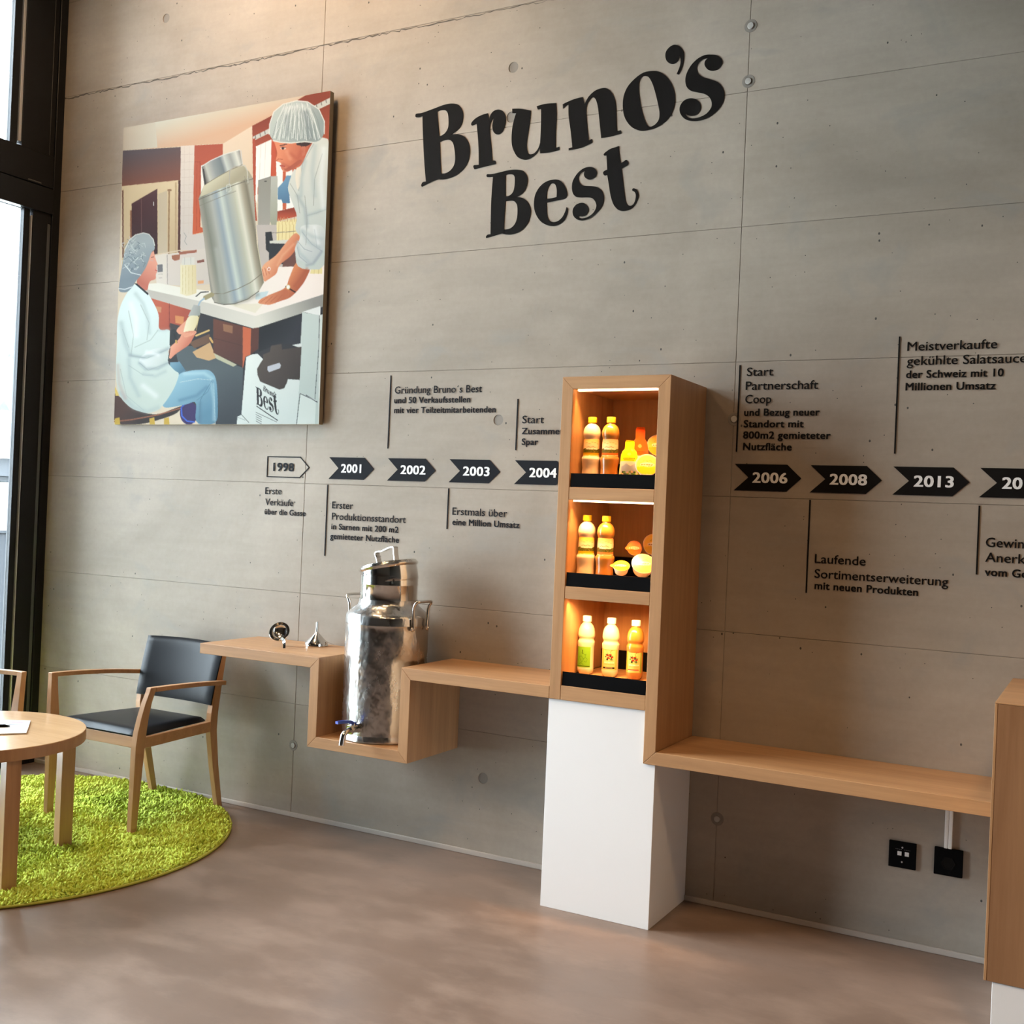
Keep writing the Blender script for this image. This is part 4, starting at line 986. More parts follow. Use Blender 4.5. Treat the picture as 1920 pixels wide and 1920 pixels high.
# worktop
pt.poly(B((330, 480), (420, 470), (600, 505), (860, 540), (1060, 560), (1280, 470), (1340, 345), (1560, 340), (1780, 300), (1780, 575), (1220, 748), (860, 645), (340, 530)), (240, 238, 226), (250, 236, 226), B((600, 520))[0], B((1600, 450))[0])
pt.poly(B((1225, 555), (1330, 540), (1300, 600), (1220, 610)), (200, 218, 222)); pt.poly(B((1000, 650), (1290, 640), (1220, 720)), (236, 228, 205))
pt.poly(B((330, 522), (860, 643), (1220, 745), (1216, 850), (860, 745), (335, 585)), (196, 190, 180), (226, 222, 210), B((400, 560))[0], B((1216, 800))[0])
pt.poly(B((1218, 746), (1780, 568), (1780, 668), (1216, 850)), (226, 222, 208), (150, 148, 142), B((1260, 780))[0], B((1700, 640))[0])
# under the worktop
pt.poly(B((330, 586), (860, 745), (1216, 850), (1780, 668), (1780, 1640), (900, 1640), (400, 1300), (330, 900)), (48, 46, 50))
pt.poly(B((350, 590), (700, 698), (690, 900), (430, 900), (360, 700)), (196, 98, 70), (160, 70, 50), B((400, 640))[0], B((680, 880))[0])
pt.line(B((515, 640), (515, 860)), 1.0, (120, 50, 40)); pt.poly(B((400, 662), (450, 668), (448, 715), (405, 705)), (205, 140, 100)); pt.poly(B((562, 738), (635, 748), (632, 815), (565, 800)), (215, 140, 85))
pt.poly(B((520, 800), (700, 850), (700, 1000), (520, 990)), (60, 52, 52))
pt.poly(B((560, 1000), (700, 990), (860, 1080), (1120, 1170), (1112, 1640), (900, 1640), (600, 1190)), (82, 92, 96), (50, 55, 62), B((900, 1200))[0], B((1000, 1640))[0])
pt.poly(B((705, 1040), (850, 960), (885, 1050), (1070, 1145), (1040, 1162), (900, 1090), (840, 1112), (740, 1085)), (205, 165, 118)); pt.poly(B((880, 1050), (1070, 1145), (1040, 1162), (900, 1095)), (190, 188, 160))
pt.poly(B((680, 960), (845, 890), (850, 960), (720, 1010)), (110, 80, 60)); pt.line(B((735, 905), (840, 862)), 3.2, (228, 190, 120)); pt.line(B((850, 925), (870, 960)), 4, (214, 170, 100))
pt.poly(B((875, 765), (1122, 830), (1120, 1162), (876, 1045)), (108, 62, 46), (84, 48, 40), B((900, 800))[0], B((1100, 1100))[0])
pt.line(B((876, 925), (1120, 990)), 0.8, (70, 38, 32)); pt.poly(B((955, 808), (1035, 825), (1034, 888), (960, 868)), (150, 105, 75))
pt.poly(B((1118, 830), (1186, 848), (1182, 1062), (1140, 1080), (1118, 1180)), (204, 104, 66)); pt.poly(B((1186, 848), (1250, 838), (1246, 1015), (1184, 1060)), (92, 50, 38))
pt.poly(B((1250, 838), (1606, 722), (1596, 980), (1420, 970), (1250, 1040)), (24, 24, 28), (48, 48, 54), B((1300, 860))[0], B((1500, 960))[0])
pt.line(B((640, 0), (640, 1)), 0.1, (0, 0, 0))
# white column and carrier box
pt.poly(B((1606, 712), (1752, 665), (1752, 735), (1745, 742)), (238, 240, 235)); pt.poly(B((1604, 715), (1746, 740), (1742, 1640), (1560, 1640)), (204, 214, 208), (186, 198, 192), B((1640, 800))[0], B((1700, 1600))[0])
pt.poly(B((1746, 738), (1790, 730), (1790, 1640), (1740, 1640)), (216, 222, 214)); pt.line(B((1745, 745), (1742, 1000), (1712, 1420), (1705, 1640)), 1.1, (70, 76, 80))
pt.poly(B((1520, 985), (1600, 970), (1598, 1010)), (225, 230, 226))
pt.poly(B((1590, 1385), (1722, 1440), (1712, 1640), (1560, 1640)), (212, 222, 216)); pt.line(B((1562, 1640), (1590, 1385), (1724, 1448)), 1.1, (60, 64, 68)); pt.line(B((1640, 1400), (1730, 1455)), 2.0, (80, 84, 88)); pt.line(B((1645, 1405), (1720, 1445)), 0.8, (190, 196, 196))
pt.poly(B((1146, 1082), (1190, 1062), (1240, 1055), (1285, 1100), (1258, 1140), (1240, 1200), (1262, 1285), (1420, 1352), (1462, 1338), (1490, 1265), (1586, 1272), (1560, 1640), (1070, 1640), (1075, 1575), (1108, 1560)), (232, 238, 232), (206, 216, 212), B((1200, 1100))[0], B((1500, 1600))[0])
pt.poly(B((1285, 1062), (1340, 1040), (1350, 990), (1436, 975), (1440, 1022), (1600, 998), (1586, 1272), (1490, 1262), (1480, 1300), (1455, 1342), (1420, 1352), (1262, 1285), (1240, 1230), (1236, 1180), (1262, 1135), (1285, 1100)), (86, 74, 66), (62, 52, 48), B((1300, 1060))[0], B((1540, 1260))[0])
pt.poly(B((1322, 1160), (1420, 1130), (1432, 1150), (1425, 1175), (1335, 1208), (1320, 1190)), (196, 198, 206))
pt.line(B((1110, 1560), (1170, 1625)), 1.0, (80, 80, 80)); pt.line(B((1075, 1580), (1140, 1605)), 0.8, (140, 145, 145))
def aff(src, dst):
    M = np.linalg.solve(np.array([[x, y, 1] for x, y in src]), np.array(dst)); return lambda u, v: tuple(np.array([u, v, 1]) @ M)
f1 = aff([(912, 445), (1197, 392), (918, 322)], B((1232, 1472), (1418, 1568), (1228, 1322)))
f2 = aff([(790, 348), (1355, 215), (780, 215)], B((1288, 1362), (1392, 1428), (1290, 1318)))
for k, L in enumerate(LOOPS):
    f = f1 if k >= 7 else f2
    pt.poly([f(*p) for p in L[0]], (38, 38, 40))
    for h in L[1:]: pt.poly([f(*p) for p in h], (222, 228, 224))
for k in range(13): pt.line(B((1235 + k * 13.5, 1490 + k * 9.2), (1243 + k * 13.5, 1496 + k * 9.2)), 1.7, (50, 50, 52))
for k in range(5): pt.line(B((1228, 1540 + k * 18), (1228 + (170 if k == 0 else 46), 1540 + k * 18 + (80 if k == 0 else 24))), 0.8, (70, 70, 72))
# big can
CANP = A((755, 918), (800, 808), (900, 700), (1000, 660), (1110, 640), (1165, 700), (1200, 760)) + B((1230, 150), (1262, 330), (1290, 470), (1250, 540), (1150, 610), (1050, 645), (960, 650), (885, 632), (862, 590), (840, 430), (800, 120))
st = [(0, (120, 118, 110)), (0.07, (176, 172, 158)), (0.18, (132, 134, 124)), (0.32, (176, 180, 172)), (0.42, (150, 165, 175)), (0.50, (205, 212, 205)), (0.58, (160, 172, 172)), (0.72, (190, 190, 172)), (0.80, (226, 224, 208)), (0.88, (170, 164, 144)), (0.96, (130, 122, 104)), (1, (170, 166, 150))]
pt.stops(CANP, B((800, 300))[0], B((1262, 215))[0], st)
pt.poly(A((800, 808), (900, 700), (1005, 665), (1110, 640), (1165, 700), (1190, 745), (1060, 790), (900, 850), (765, 905)), (214, 208, 180), (170, 164, 140), A((900, 720))[0], A((1000, 820))[0])
pt.stops(A((780, 655), (850, 610), (960, 560), (1090, 522), (1110, 642), (1000, 690), (900, 745), (802, 808)), A((785, 700))[0], A((1108, 600))[0], [(0, (90, 88, 84)), (0.12, (200, 200, 190)), (0.3, (150, 158, 158)), (0.5, (120, 130, 135)), (0.6, (205, 210, 205)), (0.75, (160, 165, 160)), (0.9, (225, 225, 215)), (1, (150, 150, 145))])
pt.line(A((758, 925), (900, 868), (1060, 805), (1196, 760)), 1.4, (110, 106, 96)); pt.line(A((765, 975), (900, 920), (1060, 858)), 0.9, (130, 128, 118)); pt.line(A((802, 808), (900, 748), (1000, 694), (1110, 645)), 1.0, (120, 112, 95))
pt.line(A((782, 656), (850, 612), (960, 562), (1090, 524)), 1.6, (226, 228, 222)); pt.line(A((795, 680), (812, 800)), 2.0, (60, 58, 56)); pt.line(A((1100, 530), (1112, 640)), 1.4, (205, 205, 200))
pt.line(A((1005, 800), (1010, 690), (1050, 660), (1100, 655)), 1.8, (175, 172, 160)); pt.line(A((1100, 655), (1130, 650), (1150, 690), (1160, 800)), 1.8, (200, 198, 185)); pt.line(A((985, 860), (985, 810), (1010, 800), (1020, 850), (1000, 865)), 1.3, (205, 208, 200)); pt.line(A((1130, 740), (1145, 800), (1165, 800), (1160, 740)), 1.3, (150, 145, 130))
pt.line(B((866, 560), (960, 560), (1080, 520), (1180, 470), (1270, 400)), 1.2, (120, 112, 96)); pt.line(B((885, 632), (960, 650), (1050, 645), (1160, 605), (1250, 540)), 1.4, (95, 90, 80)); pt.line(B((1235, 160), (1265, 330), (1288, 440)), 1.2, (215, 205, 170))
# tap and bottles
pt.poly(B((795, 580), (860, 548), (885, 560), (880, 580), (815, 612), (790, 605)), (160, 150, 112)); pt.line(B((735, 582), (775, 548), (835, 545)), 2.0, (40, 40, 42)); pt.line(B((800, 600), (770, 622), (752, 660)), 3.0, (160, 185, 205))
pt.poly(B((606, 325), (640, 262), (655, 262), (690, 322), (735, 325), (738, 555), (690, 572), (655, 578), (606, 560)), (240, 232, 196), (226, 210, 165), B((610, 400))[0], B((735, 400))[0])
for x in (625, 650, 675, 705): pt.line(B((x, 330), (x, 560)), 0.7, (206, 190, 140))
pt.poly(B((625, 265), (720, 260), (722, 322), (612, 325)), (222, 220, 212)); pt.line(B((640, 262), (640, 320)), 0.8, (180, 180, 175)); pt.line(B((690, 262), (692, 320)), 0.8, (185, 185, 180))
pt.poly(B((1690, 300), (1730, 240), (1765, 240), (1765, 400), (1665, 400)), (238, 222, 160)); pt.line(B((1705, 260), (1700, 400)), 0.8, (196, 170, 110)); pt.line(B((1738, 260), (1735, 400)), 0.8, (196, 170, 110))
# standing man
pt.round = True
pt.poly(B((1590, 98), (1545, 60), (1480, 130), (1390, 250), (1300, 310), (1270, 350), (1278, 400), (1290, 470), (1335, 440), (1395, 400), (1410, 330), (1530, 240)), (236, 170, 130), (206, 120, 84), B((1400, 200))[0], B((1500, 260))[0])
for k in range(3): pt.line(B((1275 + k * 22, 360 - k * 8), (1290 + k * 22, 420 - k * 10)), 1.0, (180, 100, 75))
pt.ell(*B((1330, 360))[0], 3.2, 4.0, (245, 225, 215), 0.3); pt.ell(*B((1330, 362))[0], 1.8, 2.4, (200, 125, 95), 0.3)
pt.poly(B((1555, 285), (1680, 340), (1620, 470), (1560, 545), (1500, 600), (1420, 625), (1340, 655), (1290, 650), (1238, 640), (1260, 605), (1340, 570), (1440, 530), (1478, 500), (1490, 450)), (222, 138, 92), (176, 92, 60), B((1500, 400))[0], B((1600, 460))[0])
pt.poly(B((1238, 640), (1290, 590), (1400, 545), (1480, 520), (1500, 590), (1420, 628), (1300, 652)), (222, 142, 100), (190, 106, 72), B((1300, 600))[0], B((1440, 630))[0])
for k in range(4): pt.line(B((1262 + k * 40, 632 + (k % 2) * 8), (1320 + k * 40, 590 - k * 6)), 0.7, (170, 92, 66))
pt.line(B((1470, 505), (1545, 550)), 2.6, (60, 38, 32)); pt.ell(*B((1488, 508))[0], 4.2, 4.8, (214, 180, 110)); pt.ell(*B((1488, 508))[0], 3.0, 3.6, (246, 244, 236))
COAT = A((1550, 690), (1600, 640), (1640, 540), (1690, 455), (1750, 425), (1830, 450), (1830, 1500), (1560, 1500), (1540, 1330), (1590, 1230), (1540, 1180), (1560, 1060), (1520, 960), (1480, 850), (1490, 790), (1530, 680))
pt.poly(COAT, (216, 218, 208), (198, 206, 200), A((1600, 700))[0], A((1780, 1200))[0])
pt.poly(B((1580, 0), (1790, 0), (1775, 225), (1690, 335), (1560, 285), (1535, 190), (1590, 105)), (224, 228, 222), (190, 196, 196), B((1580, 100))[0], B((1750, 250))[0])
for a in ([(1690, 480), (1600, 640), (1570, 860)], [(1640, 1060), (1720, 1040), (1800, 1010)], [(1500, 800), (1560, 900), (1580, 1040)], [(1620, 900), (1640, 1100), (1630, 1300)], [(1760, 560), (1700, 760), (1690, 980)]):
    pt.line(A(*a), 1.3, (172, 176, 168))
for a in ([(1560, 130), (1620, 200), (1680, 220)], [(1600, 60), (1680, 160), (1760, 215)], [(1700, 40), (1720, 180)], [(1560, 180), (1580, 260), (1640, 310)]):
    pt.line(B(*a), 1.3, (168, 176, 178))
pt.poly(A((1548, 672), (1580, 660), (1595, 700), (1580, 820), (1560, 860), (1540, 760)), (236, 226, 205)); pt.poly(A((1360, 440), (1420, 455), (1545, 462), (1660, 470), (1635, 540), (1600, 620), (1575, 668), (1540, 672), (1490, 702), (1465, 708), (1432, 690), (1420, 655), (1430, 640), (1412, 625), (1384, 620), (1384, 600), (1396, 560), (1385, 510)), (226, 140, 102), (196, 104, 74), A((1420, 560))[0], A((1600, 600))[0])
pt.poly(A((1440, 690), (1500, 660), (1580, 600), (1600, 620), (1540, 672), (1490, 702)), (176, 92, 68)); pt.poly(A((1545, 462), (1690, 455), (1650, 492), (1625, 500), (1600, 560), (1585, 545), (1592, 495), (1550, 490)), (62, 42, 38)); pt.poly(A((1590, 500), (1625, 500), (1618, 570), (1600, 580), (1588, 550)), (204, 118, 90))
pt.line(A((1418, 492), (1470, 482)), 1.8, (80, 50, 45)); pt.ell(*A((1442, 515))[0], 5.2, 2.4, (236, 210, 190)); pt.ell(*A((1440, 514))[0], 2.6, 2.6, (60, 38, 34)); pt.line(A((1422, 505), (1465, 508)), 0.9, (90, 50, 42))
pt.line(A((1384, 618), (1405, 600), (1440, 605)), 1.0, (160, 80, 60)); pt.line(A((1420, 655), (1455, 660)), 2.4, (170, 70, 62)); pt.line(A((1430, 672), (1455, 676)), 1.6, (190, 95, 80))
pt.poly(A((1550, 130), (1640, 140), (1730, 200), (1775, 300), (1775, 400), (1740, 455), (1680, 470), (1620, 465), (1500, 472), (1420, 468), (1360, 452), (1328, 400), (1330, 320), (1365, 220), (1440, 160)), (190, 200, 194), (150, 162, 160), A((1400, 250))[0], A((1660, 430))[0])
for k in range(34):
    x = 1350 + 12.2 * k; pt.line(A((x, 440 - 10 * math.sin(k)), (x * 0.8 + 310 + 14 * math.sin(k * 2.3), 300 + 40 * math.sin(k * 1.7)), (x * 0.55 + 700, 175 + 25 * math.cos(k))), 0.5 + 0.5 * (k % 3), (226, 230, 226) if k % 3 else (120, 130, 130))
pt.line(A((1328, 400), (1332, 320), (1365, 220), (1440, 160), (1550, 132), (1640, 142), (1730, 202), (1775, 300), (1775, 400)), 1.8, (228, 228, 220)); pt.line(A((1360, 452), (1420, 466), (1500, 472), (1620, 462), (1690, 470)), 2.2, (226, 226, 216))
# seated woman
pt.poly(B((55, 1370), (90, 1400), (300, 1545), (420, 1560), (620, 1482), (622, 1500), (560, 1560), (300, 1640), (40, 1640)), (78, 48, 38), (40, 26, 24), B((200, 1480))[0], B((300, 1620))[0]); pt.line(B((60, 1615), (200, 1600), (420, 1560), (620, 1500)), 2.4, (150, 90, 62))
for x in (62, 350, 470): pt.poly(B((x, 1590), (x + 40, 1580), (x + 45, 1640), (x, 1640)), (200, 165, 60))
pt.poly(B((60, 1310), (100, 1400), (70, 1400)), (225, 190, 90))
pt.ell(*B((675, 1545))[0], 17, 22, (52, 38, 92)); pt.line(B((612, 1500), (618, 1570), (660, 1612), (720, 1620)), 2.6, (60, 100, 205)); pt.line(B((612, 1500), (650, 1462), (740, 1440)), 2.2, (50, 84, 180))
pt.poly(B((520, 1125), (600, 1120), (650, 1195), (590, 1240), (520, 1200)), (118, 160, 180), (80, 118, 140), B((540, 1130))[0], B((640, 1200))[0])
pt.poly(B((590, 1215), (720, 1188), (840, 1185), (885, 1225), (905, 1290), (915, 1450), (912, 1640), (722, 1640), (742, 1440), (640, 1480), (440, 1510), (500, 1350)), (150, 192, 208), (92, 136, 160), B((600, 1230))[0], B((800, 1560))[0])
pt.line(B((600, 1290), (750, 1262), (860, 1270)), 0.8, (200, 214, 216)); pt.line(B((870, 1270), (790, 1400), (770, 1440), (760, 1630)), 1.2, (84, 124, 146)); pt.line(B((740, 1440), (830, 1370), (880, 1270)), 1.0, (90, 130, 150)); pt.line(B((880, 1300), (893, 1640)), 1.0, (178, 204, 212))
pt.poly(B((230, 470), (300, 505), (345, 560), (400, 660), (432, 740), (425, 862), (532, 850), (520, 990), (515, 1090), (500, 1130), (560, 1195), (600, 1215), (560, 1330), (500, 1430), (430, 1520), (330, 1550), (200, 1510), (110, 1420), (78, 1310), (72, 1160), (84, 1000), (82, 800), (110, 660), (160, 560)), (222, 238, 236), (200, 212, 202), B((200, 700))[0], B((350, 1400))[0])
pt.poly(B((270, 1080), (380, 1010), (510, 1000), (500, 1120), (400, 1180), (320, 1190), (265, 1140)), (232, 240, 238), (204, 214, 208), B((300, 1050))[0], B((460, 1150))[0])
for a in ([(180, 700), (220, 900), (200, 1060)], [(200, 1070), (330, 1090), (500, 1020)], [(270, 1130), (340, 1190), (500, 1130)], [(130, 850), (180, 1000)], [(280, 650), (350, 800), (330, 940)], [(180, 1150), (300, 1230), (380, 1230)], [(110, 1180), (160, 1400), (300, 1520)], [(420, 860), (360, 940), (230, 1000)]):
    pt.line(B(*a), 1.6, (186, 198, 192))
pt.poly(B((520, 860), (556, 850), (580, 880), (585, 960), (515, 985)), (40, 40, 44)); pt.poly(B((505, 1010), (600, 930), (620, 880), (680, 870), (735, 862), (730, 890), (680, 980), (620, 1020), (560, 1060), (515, 1108)), (236, 166, 136), (206, 122, 96), B((560, 960))[0], B((640, 1010))[0])
pt.poly(B((565, 860), (640, 790), (700, 740), (690, 800), (640, 880), (600, 900)), (230, 160, 130)); pt.line(B((555, 890), (575, 960)), 3.0, (30, 30, 32)); pt.line(B((570, 945), (572, 965)), 3.0, (214, 170, 90)); pt.line(B((520, 1010), (505, 1110)), 1.6, (36, 36, 40))
pt.poly(B((668, 745), (715, 650), (770, 660), (768, 735), (745, 745)), (184, 186, 180), (150, 155, 150), B((690, 690))[0], B((770, 720))[0]); pt.poly(B((628, 880), (660, 760), (690, 738), (765, 742), (738, 830), (700, 890), (640, 905)), (242, 234, 202), (222, 206, 160), B((640, 800))[0], B((750, 820))[0]); pt.line(B((762, 740), (735, 860)), 1.0, (190, 165, 110))
pt.poly(B((620, 880), (660, 868), (735, 862), (740, 885), (700, 905), (640, 925)), (232, 160, 130)); 
for k in range(4): pt.line(B((650 + k * 22, 880 + k * 2), (690 + k * 14, 868)), 0.7, (196, 116, 92))
pt.poly(B((330, 240), (385, 190), (400, 262), (414, 305), (422, 318), (410, 330), (414, 350), (408, 365), (416, 378), (404, 400), (406, 440), (350, 455), (334, 548), (240, 474), (270, 400)), (236, 166, 142), (196, 112, 92), B((380, 300))[0], B((290, 470))[0])
pt.line(B((368, 262), (388, 256)), 1.0, (90, 60, 55)); pt.line(B((372, 215), (386, 205)), 1.0, (110, 75, 65)); pt.line(B((402, 365), (414, 368)), 1.6, (190, 70, 66)); pt.line(B((385, 290), (345, 280)), 0.6, (190, 190, 190)); pt.poly(B((226, 472), (250, 474), (345, 556), (340, 572)), (36, 36, 40))
pt.poly(B((305, 60), (350, 72), (385, 115), (396, 165), (395, 200), (370, 215), (345, 290), (320, 350), (280, 410), (240, 455), (215, 500), (170, 548), (110, 545), (98, 520), (112, 420), (132, 310), (150, 200), (190, 115), (240, 75)), (170, 182, 186), (128, 142, 152), B((180, 180))[0], B((240, 420))[0])
for k in range(46):
    a = k * 2.4; x, y = 245 + 90 * math.cos(a) * (0.3 + 0.7 * ((k * 7) % 10) / 10) - k * 1.0, 240 + 170 * math.sin(a * 1.3) * 0.8
    x = min(max(x, 150), 350)
    pt.line(B((x, y), (x + 26 * math.cos(a * 3), y + 24 * math.sin(a * 2)), (x + 44 * math.cos(a * 3 + 1), y + 40 * math.sin(a * 2 + 1))), 0.8, (206, 214, 216) if k % 3 else (104, 120, 130))
pt.line(B((150, 320), (200, 385), (280, 405)), 1.4, (226, 232, 232)); pt.line(B((98, 515), (150, 522), (215, 500)), 1.8, (214, 222, 226)); pt.line(B((150, 200), (190, 115), (240, 75), (305, 60), (350, 72), (385, 115), (396, 165)), 1.6, (224, 226, 220))
pt.round = False
GR, DG, WH = (168, 182, 184), (140, 156, 162), (242, 248, 246)
for a, wd, c, al in (([(240, 560), (300, 640), (340, 760), (350, 880)], 4, GR, .4), ([(120, 800), (150, 960), (190, 1060)], 5, GR, .5), ([(190, 1065), (300, 1085), (420, 1050), (505, 1010)], 3.5, DG, .5), ([(270, 1130), (320, 1180), (420, 1175), (500, 1130)], 3.5, DG, .5), ([(180, 1100), (190, 1250), (260, 1400)], 4.5, GR, .5), ([(300, 1220), (400, 1240), (480, 1200)], 3.5, GR, .45), ([(110, 1380), (220, 1500), (330, 1535), (420, 1500)], 5, GR, .5), ([(200, 640), (240, 760), (240, 900)], 6, WH, .7), ([(330, 1040), (420, 1060)], 4, WH, .7), ([(300, 1320), (400, 1400)], 6, WH, .5), ([(425, 860), (515, 855)], 3, GR, .3), ([(90, 1150), (100, 1300), (150, 1420)], 4, (190, 150, 140), .35), ([(640, 1220), (800, 1215), (870, 1260)], 4, (190, 220, 230), .5), ([(860, 1300), (880, 1450), (880, 1600)], 3, (180, 210, 220), .45), ([(600, 1440), (740, 1400), (820, 1330)], 3.5, (84, 122, 146), .5), ([(770, 1460), (770, 1630)], 3.5, (84, 122, 146), .45), ([(1600, 60), (1650, 140), (1740, 190)], 4, GR, .5), ([(1560, 150), (1580, 230), (1650, 300)], 3.5, GR, .5), ([(1700, 20), (1730, 150)], 4, WH, .5), ([(1640, 330), (1690, 320), (1760, 220)], 3, DG, .5), ([(1240, 570), (1150, 615), (1060, 640)], 4, (120, 112, 96), .4), ([(900, 200), (930, 450), (950, 620)], 5, (190, 196, 188), .4), ([(1400, 330), (1440, 250), (1530, 160)], 2.5, (244, 190, 150), .4), ([(1540, 500), (1600, 420), (1640, 360)], 3, (160, 84, 56), .4)):
    pt.soft(B(*a), wd, c, al)
for a, wd, c, al in (([(1620, 620), (1590, 760), (1590, 900)], 4, GR, .5), ([(1700, 500), (1680, 700), (1700, 900)], 5, GR, .45), ([(1560, 900), (1620, 1000), (1640, 1150)], 4, DG, .4), ([(1640, 1060), (1720, 1035), (1800, 1000)], 3.5, GR, .55), ([(1770, 520), (1750, 800), (1770, 1000)], 5, WH, .5), ([(1600, 1180), (1680, 1230), (1760, 1250)], 4, GR, .4), ([(1500, 560), (1560, 600), (1590, 540)], 4, (180, 90, 64), .45), ([(1440, 640), (1500, 670)], 3, (170, 84, 66), .4), ([(1470, 540), (1500, 600)], 4, (236, 160, 124), .5), ([(1470, 260), (1480, 400)], 5, (120, 134, 136), .35), ([(1620, 230), (1660, 420)], 6, (110, 124, 128), .4), ([(1450, 200), (1560, 170), (1650, 190)], 5, (226, 230, 226), .5)):
    pt.soft(A(*a), wd, c, al)
PQ = [(233.2, 237.9), (617.5, 172.6), (599.9, 795.8), (212.6, 795.8)]
def homog(q):
    "unit square -> quad"
    Am, bm_ = [], []
    for (x, y), (u, v) in zip(((0, 0), (1, 0), (1, 1), (0, 1)), q):
        Am += [[x, y, 1, 0, 0, 0, -u * x, -u * y], [0, 0, 0, x, y, 1, -v * x, -v * y]]; bm_ += [u, v]
    h = np.linalg.solve(np.array(Am, float), np.array(bm_, float)); return h
HH = homog(PQ)
def puv(S, T_):
    d = HH[6] * S + HH[7] * T_ + 1
    return np.c_[(HH[0] * S + HH[1] * T_ + HH[2]) / d, (HH[3] * S + HH[4] * T_ + HH[5]) / d]
yt, yb = -0.050, -0.030
c0 = [wall(u, v, y) for (u, v), y in zip(PQ, (yt, yt, yb, yb))]
px0, px1 = (c0[0][0] + c0[3][0]) / 2, (c0[1][0] + c0[2][0]) / 2
pz1, pz0 = (c0[0][2] + c0[1][2]) / 2, (c0[2][2] + c0[3][2]) / 2
pic = empty('painting', ((px0 + px1) / 2, -0.03, pz0), 'large unframed painting of two dairy workers in hair nets tilting a milk can', 'painting')
th_ = 0.026
Vc = [(x, y0 + o_, z) for o_ in (0, th_) for x, z, y0 in ((px0, pz0, yb), (px1, pz0, yb), (px1, pz1, yt), (px0, pz1, yt))]
obj('canvas_panel', (Vc, [(0, 1, 2, 3), (7, 6, 5, 4)] + [(i, i + 4, (i + 1) % 4 + 4, (i + 1) % 4) for i in range(4)]), plain('canvas_edge', (0.36, 0.30, 0.20), 0.7), pic)
def ppos(S, T_):
    z = pz1 + (pz0 - pz1) * T_; y = yt + (yb - yt) * T_ - 0.0006
    return np.c_[px0 + (px1 - px0) * S, y, z] - np.array(pic.location)
grid_mesh('painted_scene', 440, 520, ppos, puv, pt, M_PRINT, pic, 0.66, ss=2)
obj('hanging_rail', box(px0 + 0.2, px1 - 0.2, -0.022, -0.001, pz1 - 0.12, pz1 - 0.08), M_FRAME, pic)
# ------------------------------------------------------------------ bottles, sachets and tubs in the lit compartments
def liquid(name, c):
    m = Mat(name, 0.28, color=c, spec=0.5); m.b.inputs['Coat Weight'].default_value = 0.6; m.b.inputs['Coat Roughness'].default_value = 0.06
    m.b.inputs['Subsurface Weight'].default_value = 0.0
    return m.m
CREAM, ORNG = liquid('cream_dressing', (0.66, 0.53, 0.40)), liquid('orange_dressing', (0.36, 0.145, 0.022))
CAPY, CAPW = plain('yellow_cap', (0.82, 0.56, 0.02), 0.4), plain('white_cap', (0.90, 0.89, 0.88), 0.4)
K1 = 0.000329; H1 = 0.2265
PROF1 = [(0.0290, 0.0), (0.0315, 0.003), (0.0325, 0.010), (0.0312, 0.030), (0.0308, 0.040), (0.0325, 0.056), (0.0345, 0.070), (0.0342, 0.078), (0.0300, 0.083), (0.0292, 0.088), (0.0290, 0.110), (0.0285, 0.130), (0.0278, 0.142), (0.0268, 0.146), (0.0295, 0.152), (0.0318, 0.162), (0.0318, 0.170), (0.0295, 0.182), (0.0240, 0.192), (0.0165, 0.199), (0.0132, 0.202), (0.0130, 0.206), (0.0145, 0.2065)]
PROF2 = [(0.0230, 0.0), (0.0265, 0.002), (0.0300, 0.012), (0.0308, 0.022), (0.0300, 0.027), (0.0300, 0.100), (0.0312, 0.106), (0.0316, 0.116), (0.0312, 0.120), (0.0272, 0.126), (0.0268, 0.131), (0.0300, 0.136), (0.0314, 0.142), (0.0310, 0.152), (0.0285, 0.166), (0.0235, 0.178), (0.0165, 0.186), (0.0130, 0.190), (0.0126, 0.193), (0.0142, 0.1935)]
def prof_r(prof, z): return np.interp(z, [p[1] for p in prof], [p[0] for p in prof])
VIEW = math.atan2(CAM[1] + 0.3, CAM[0] - 2.0)      # heading of the shelf fronts towards the room
def bottle(kind, loc, label, mat, capm, paint, lz, span, rz=0.0, group=None):
    t = empty('dressing_bottle', loc, label, 'bottle', group)
    prof = PROF1 if kind == 1 else PROF2; top = 0.2065 if kind == 1 else 0.1935
    def wob(a, z):
        if kind == 2 and z < 0.014: return 1 - 0.14 * (1 - z / 0.014) * (0.5 + 0.5 * math.cos(5 * a))
        return 1
    c = loc
    obj('bottle_body', lathe(prof, 48, c, wob=wob), mat, t, smooth=50)
    cp = [(0.0158, top - 0.001), (0.0162, top), (0.0162, top + 0.017), (0.0152, top + 0.0195), (0.0135, top + 0.020)]
    obj('cap', lathe(cp, 48, c, wob=lambda a, z: 1 + 0.012 * math.cos(24 * a)), capm, t, smooth=40)
    z0_, z1_ = lz
    def pos(S, T_):
        a = VIEW + rz + (S - 0.5) * span; z = z1_ + (z0_ - z1_) * T_
        r = prof_r(prof, z) + 0.0005
        return np.c_[r * np.cos(a), r * np.sin(a), z]
    grid_mesh('label', 70, 60, pos, lambda S, T_: np.c_[S, T_], paint, M_PRINT, t, 0.72)
    return t
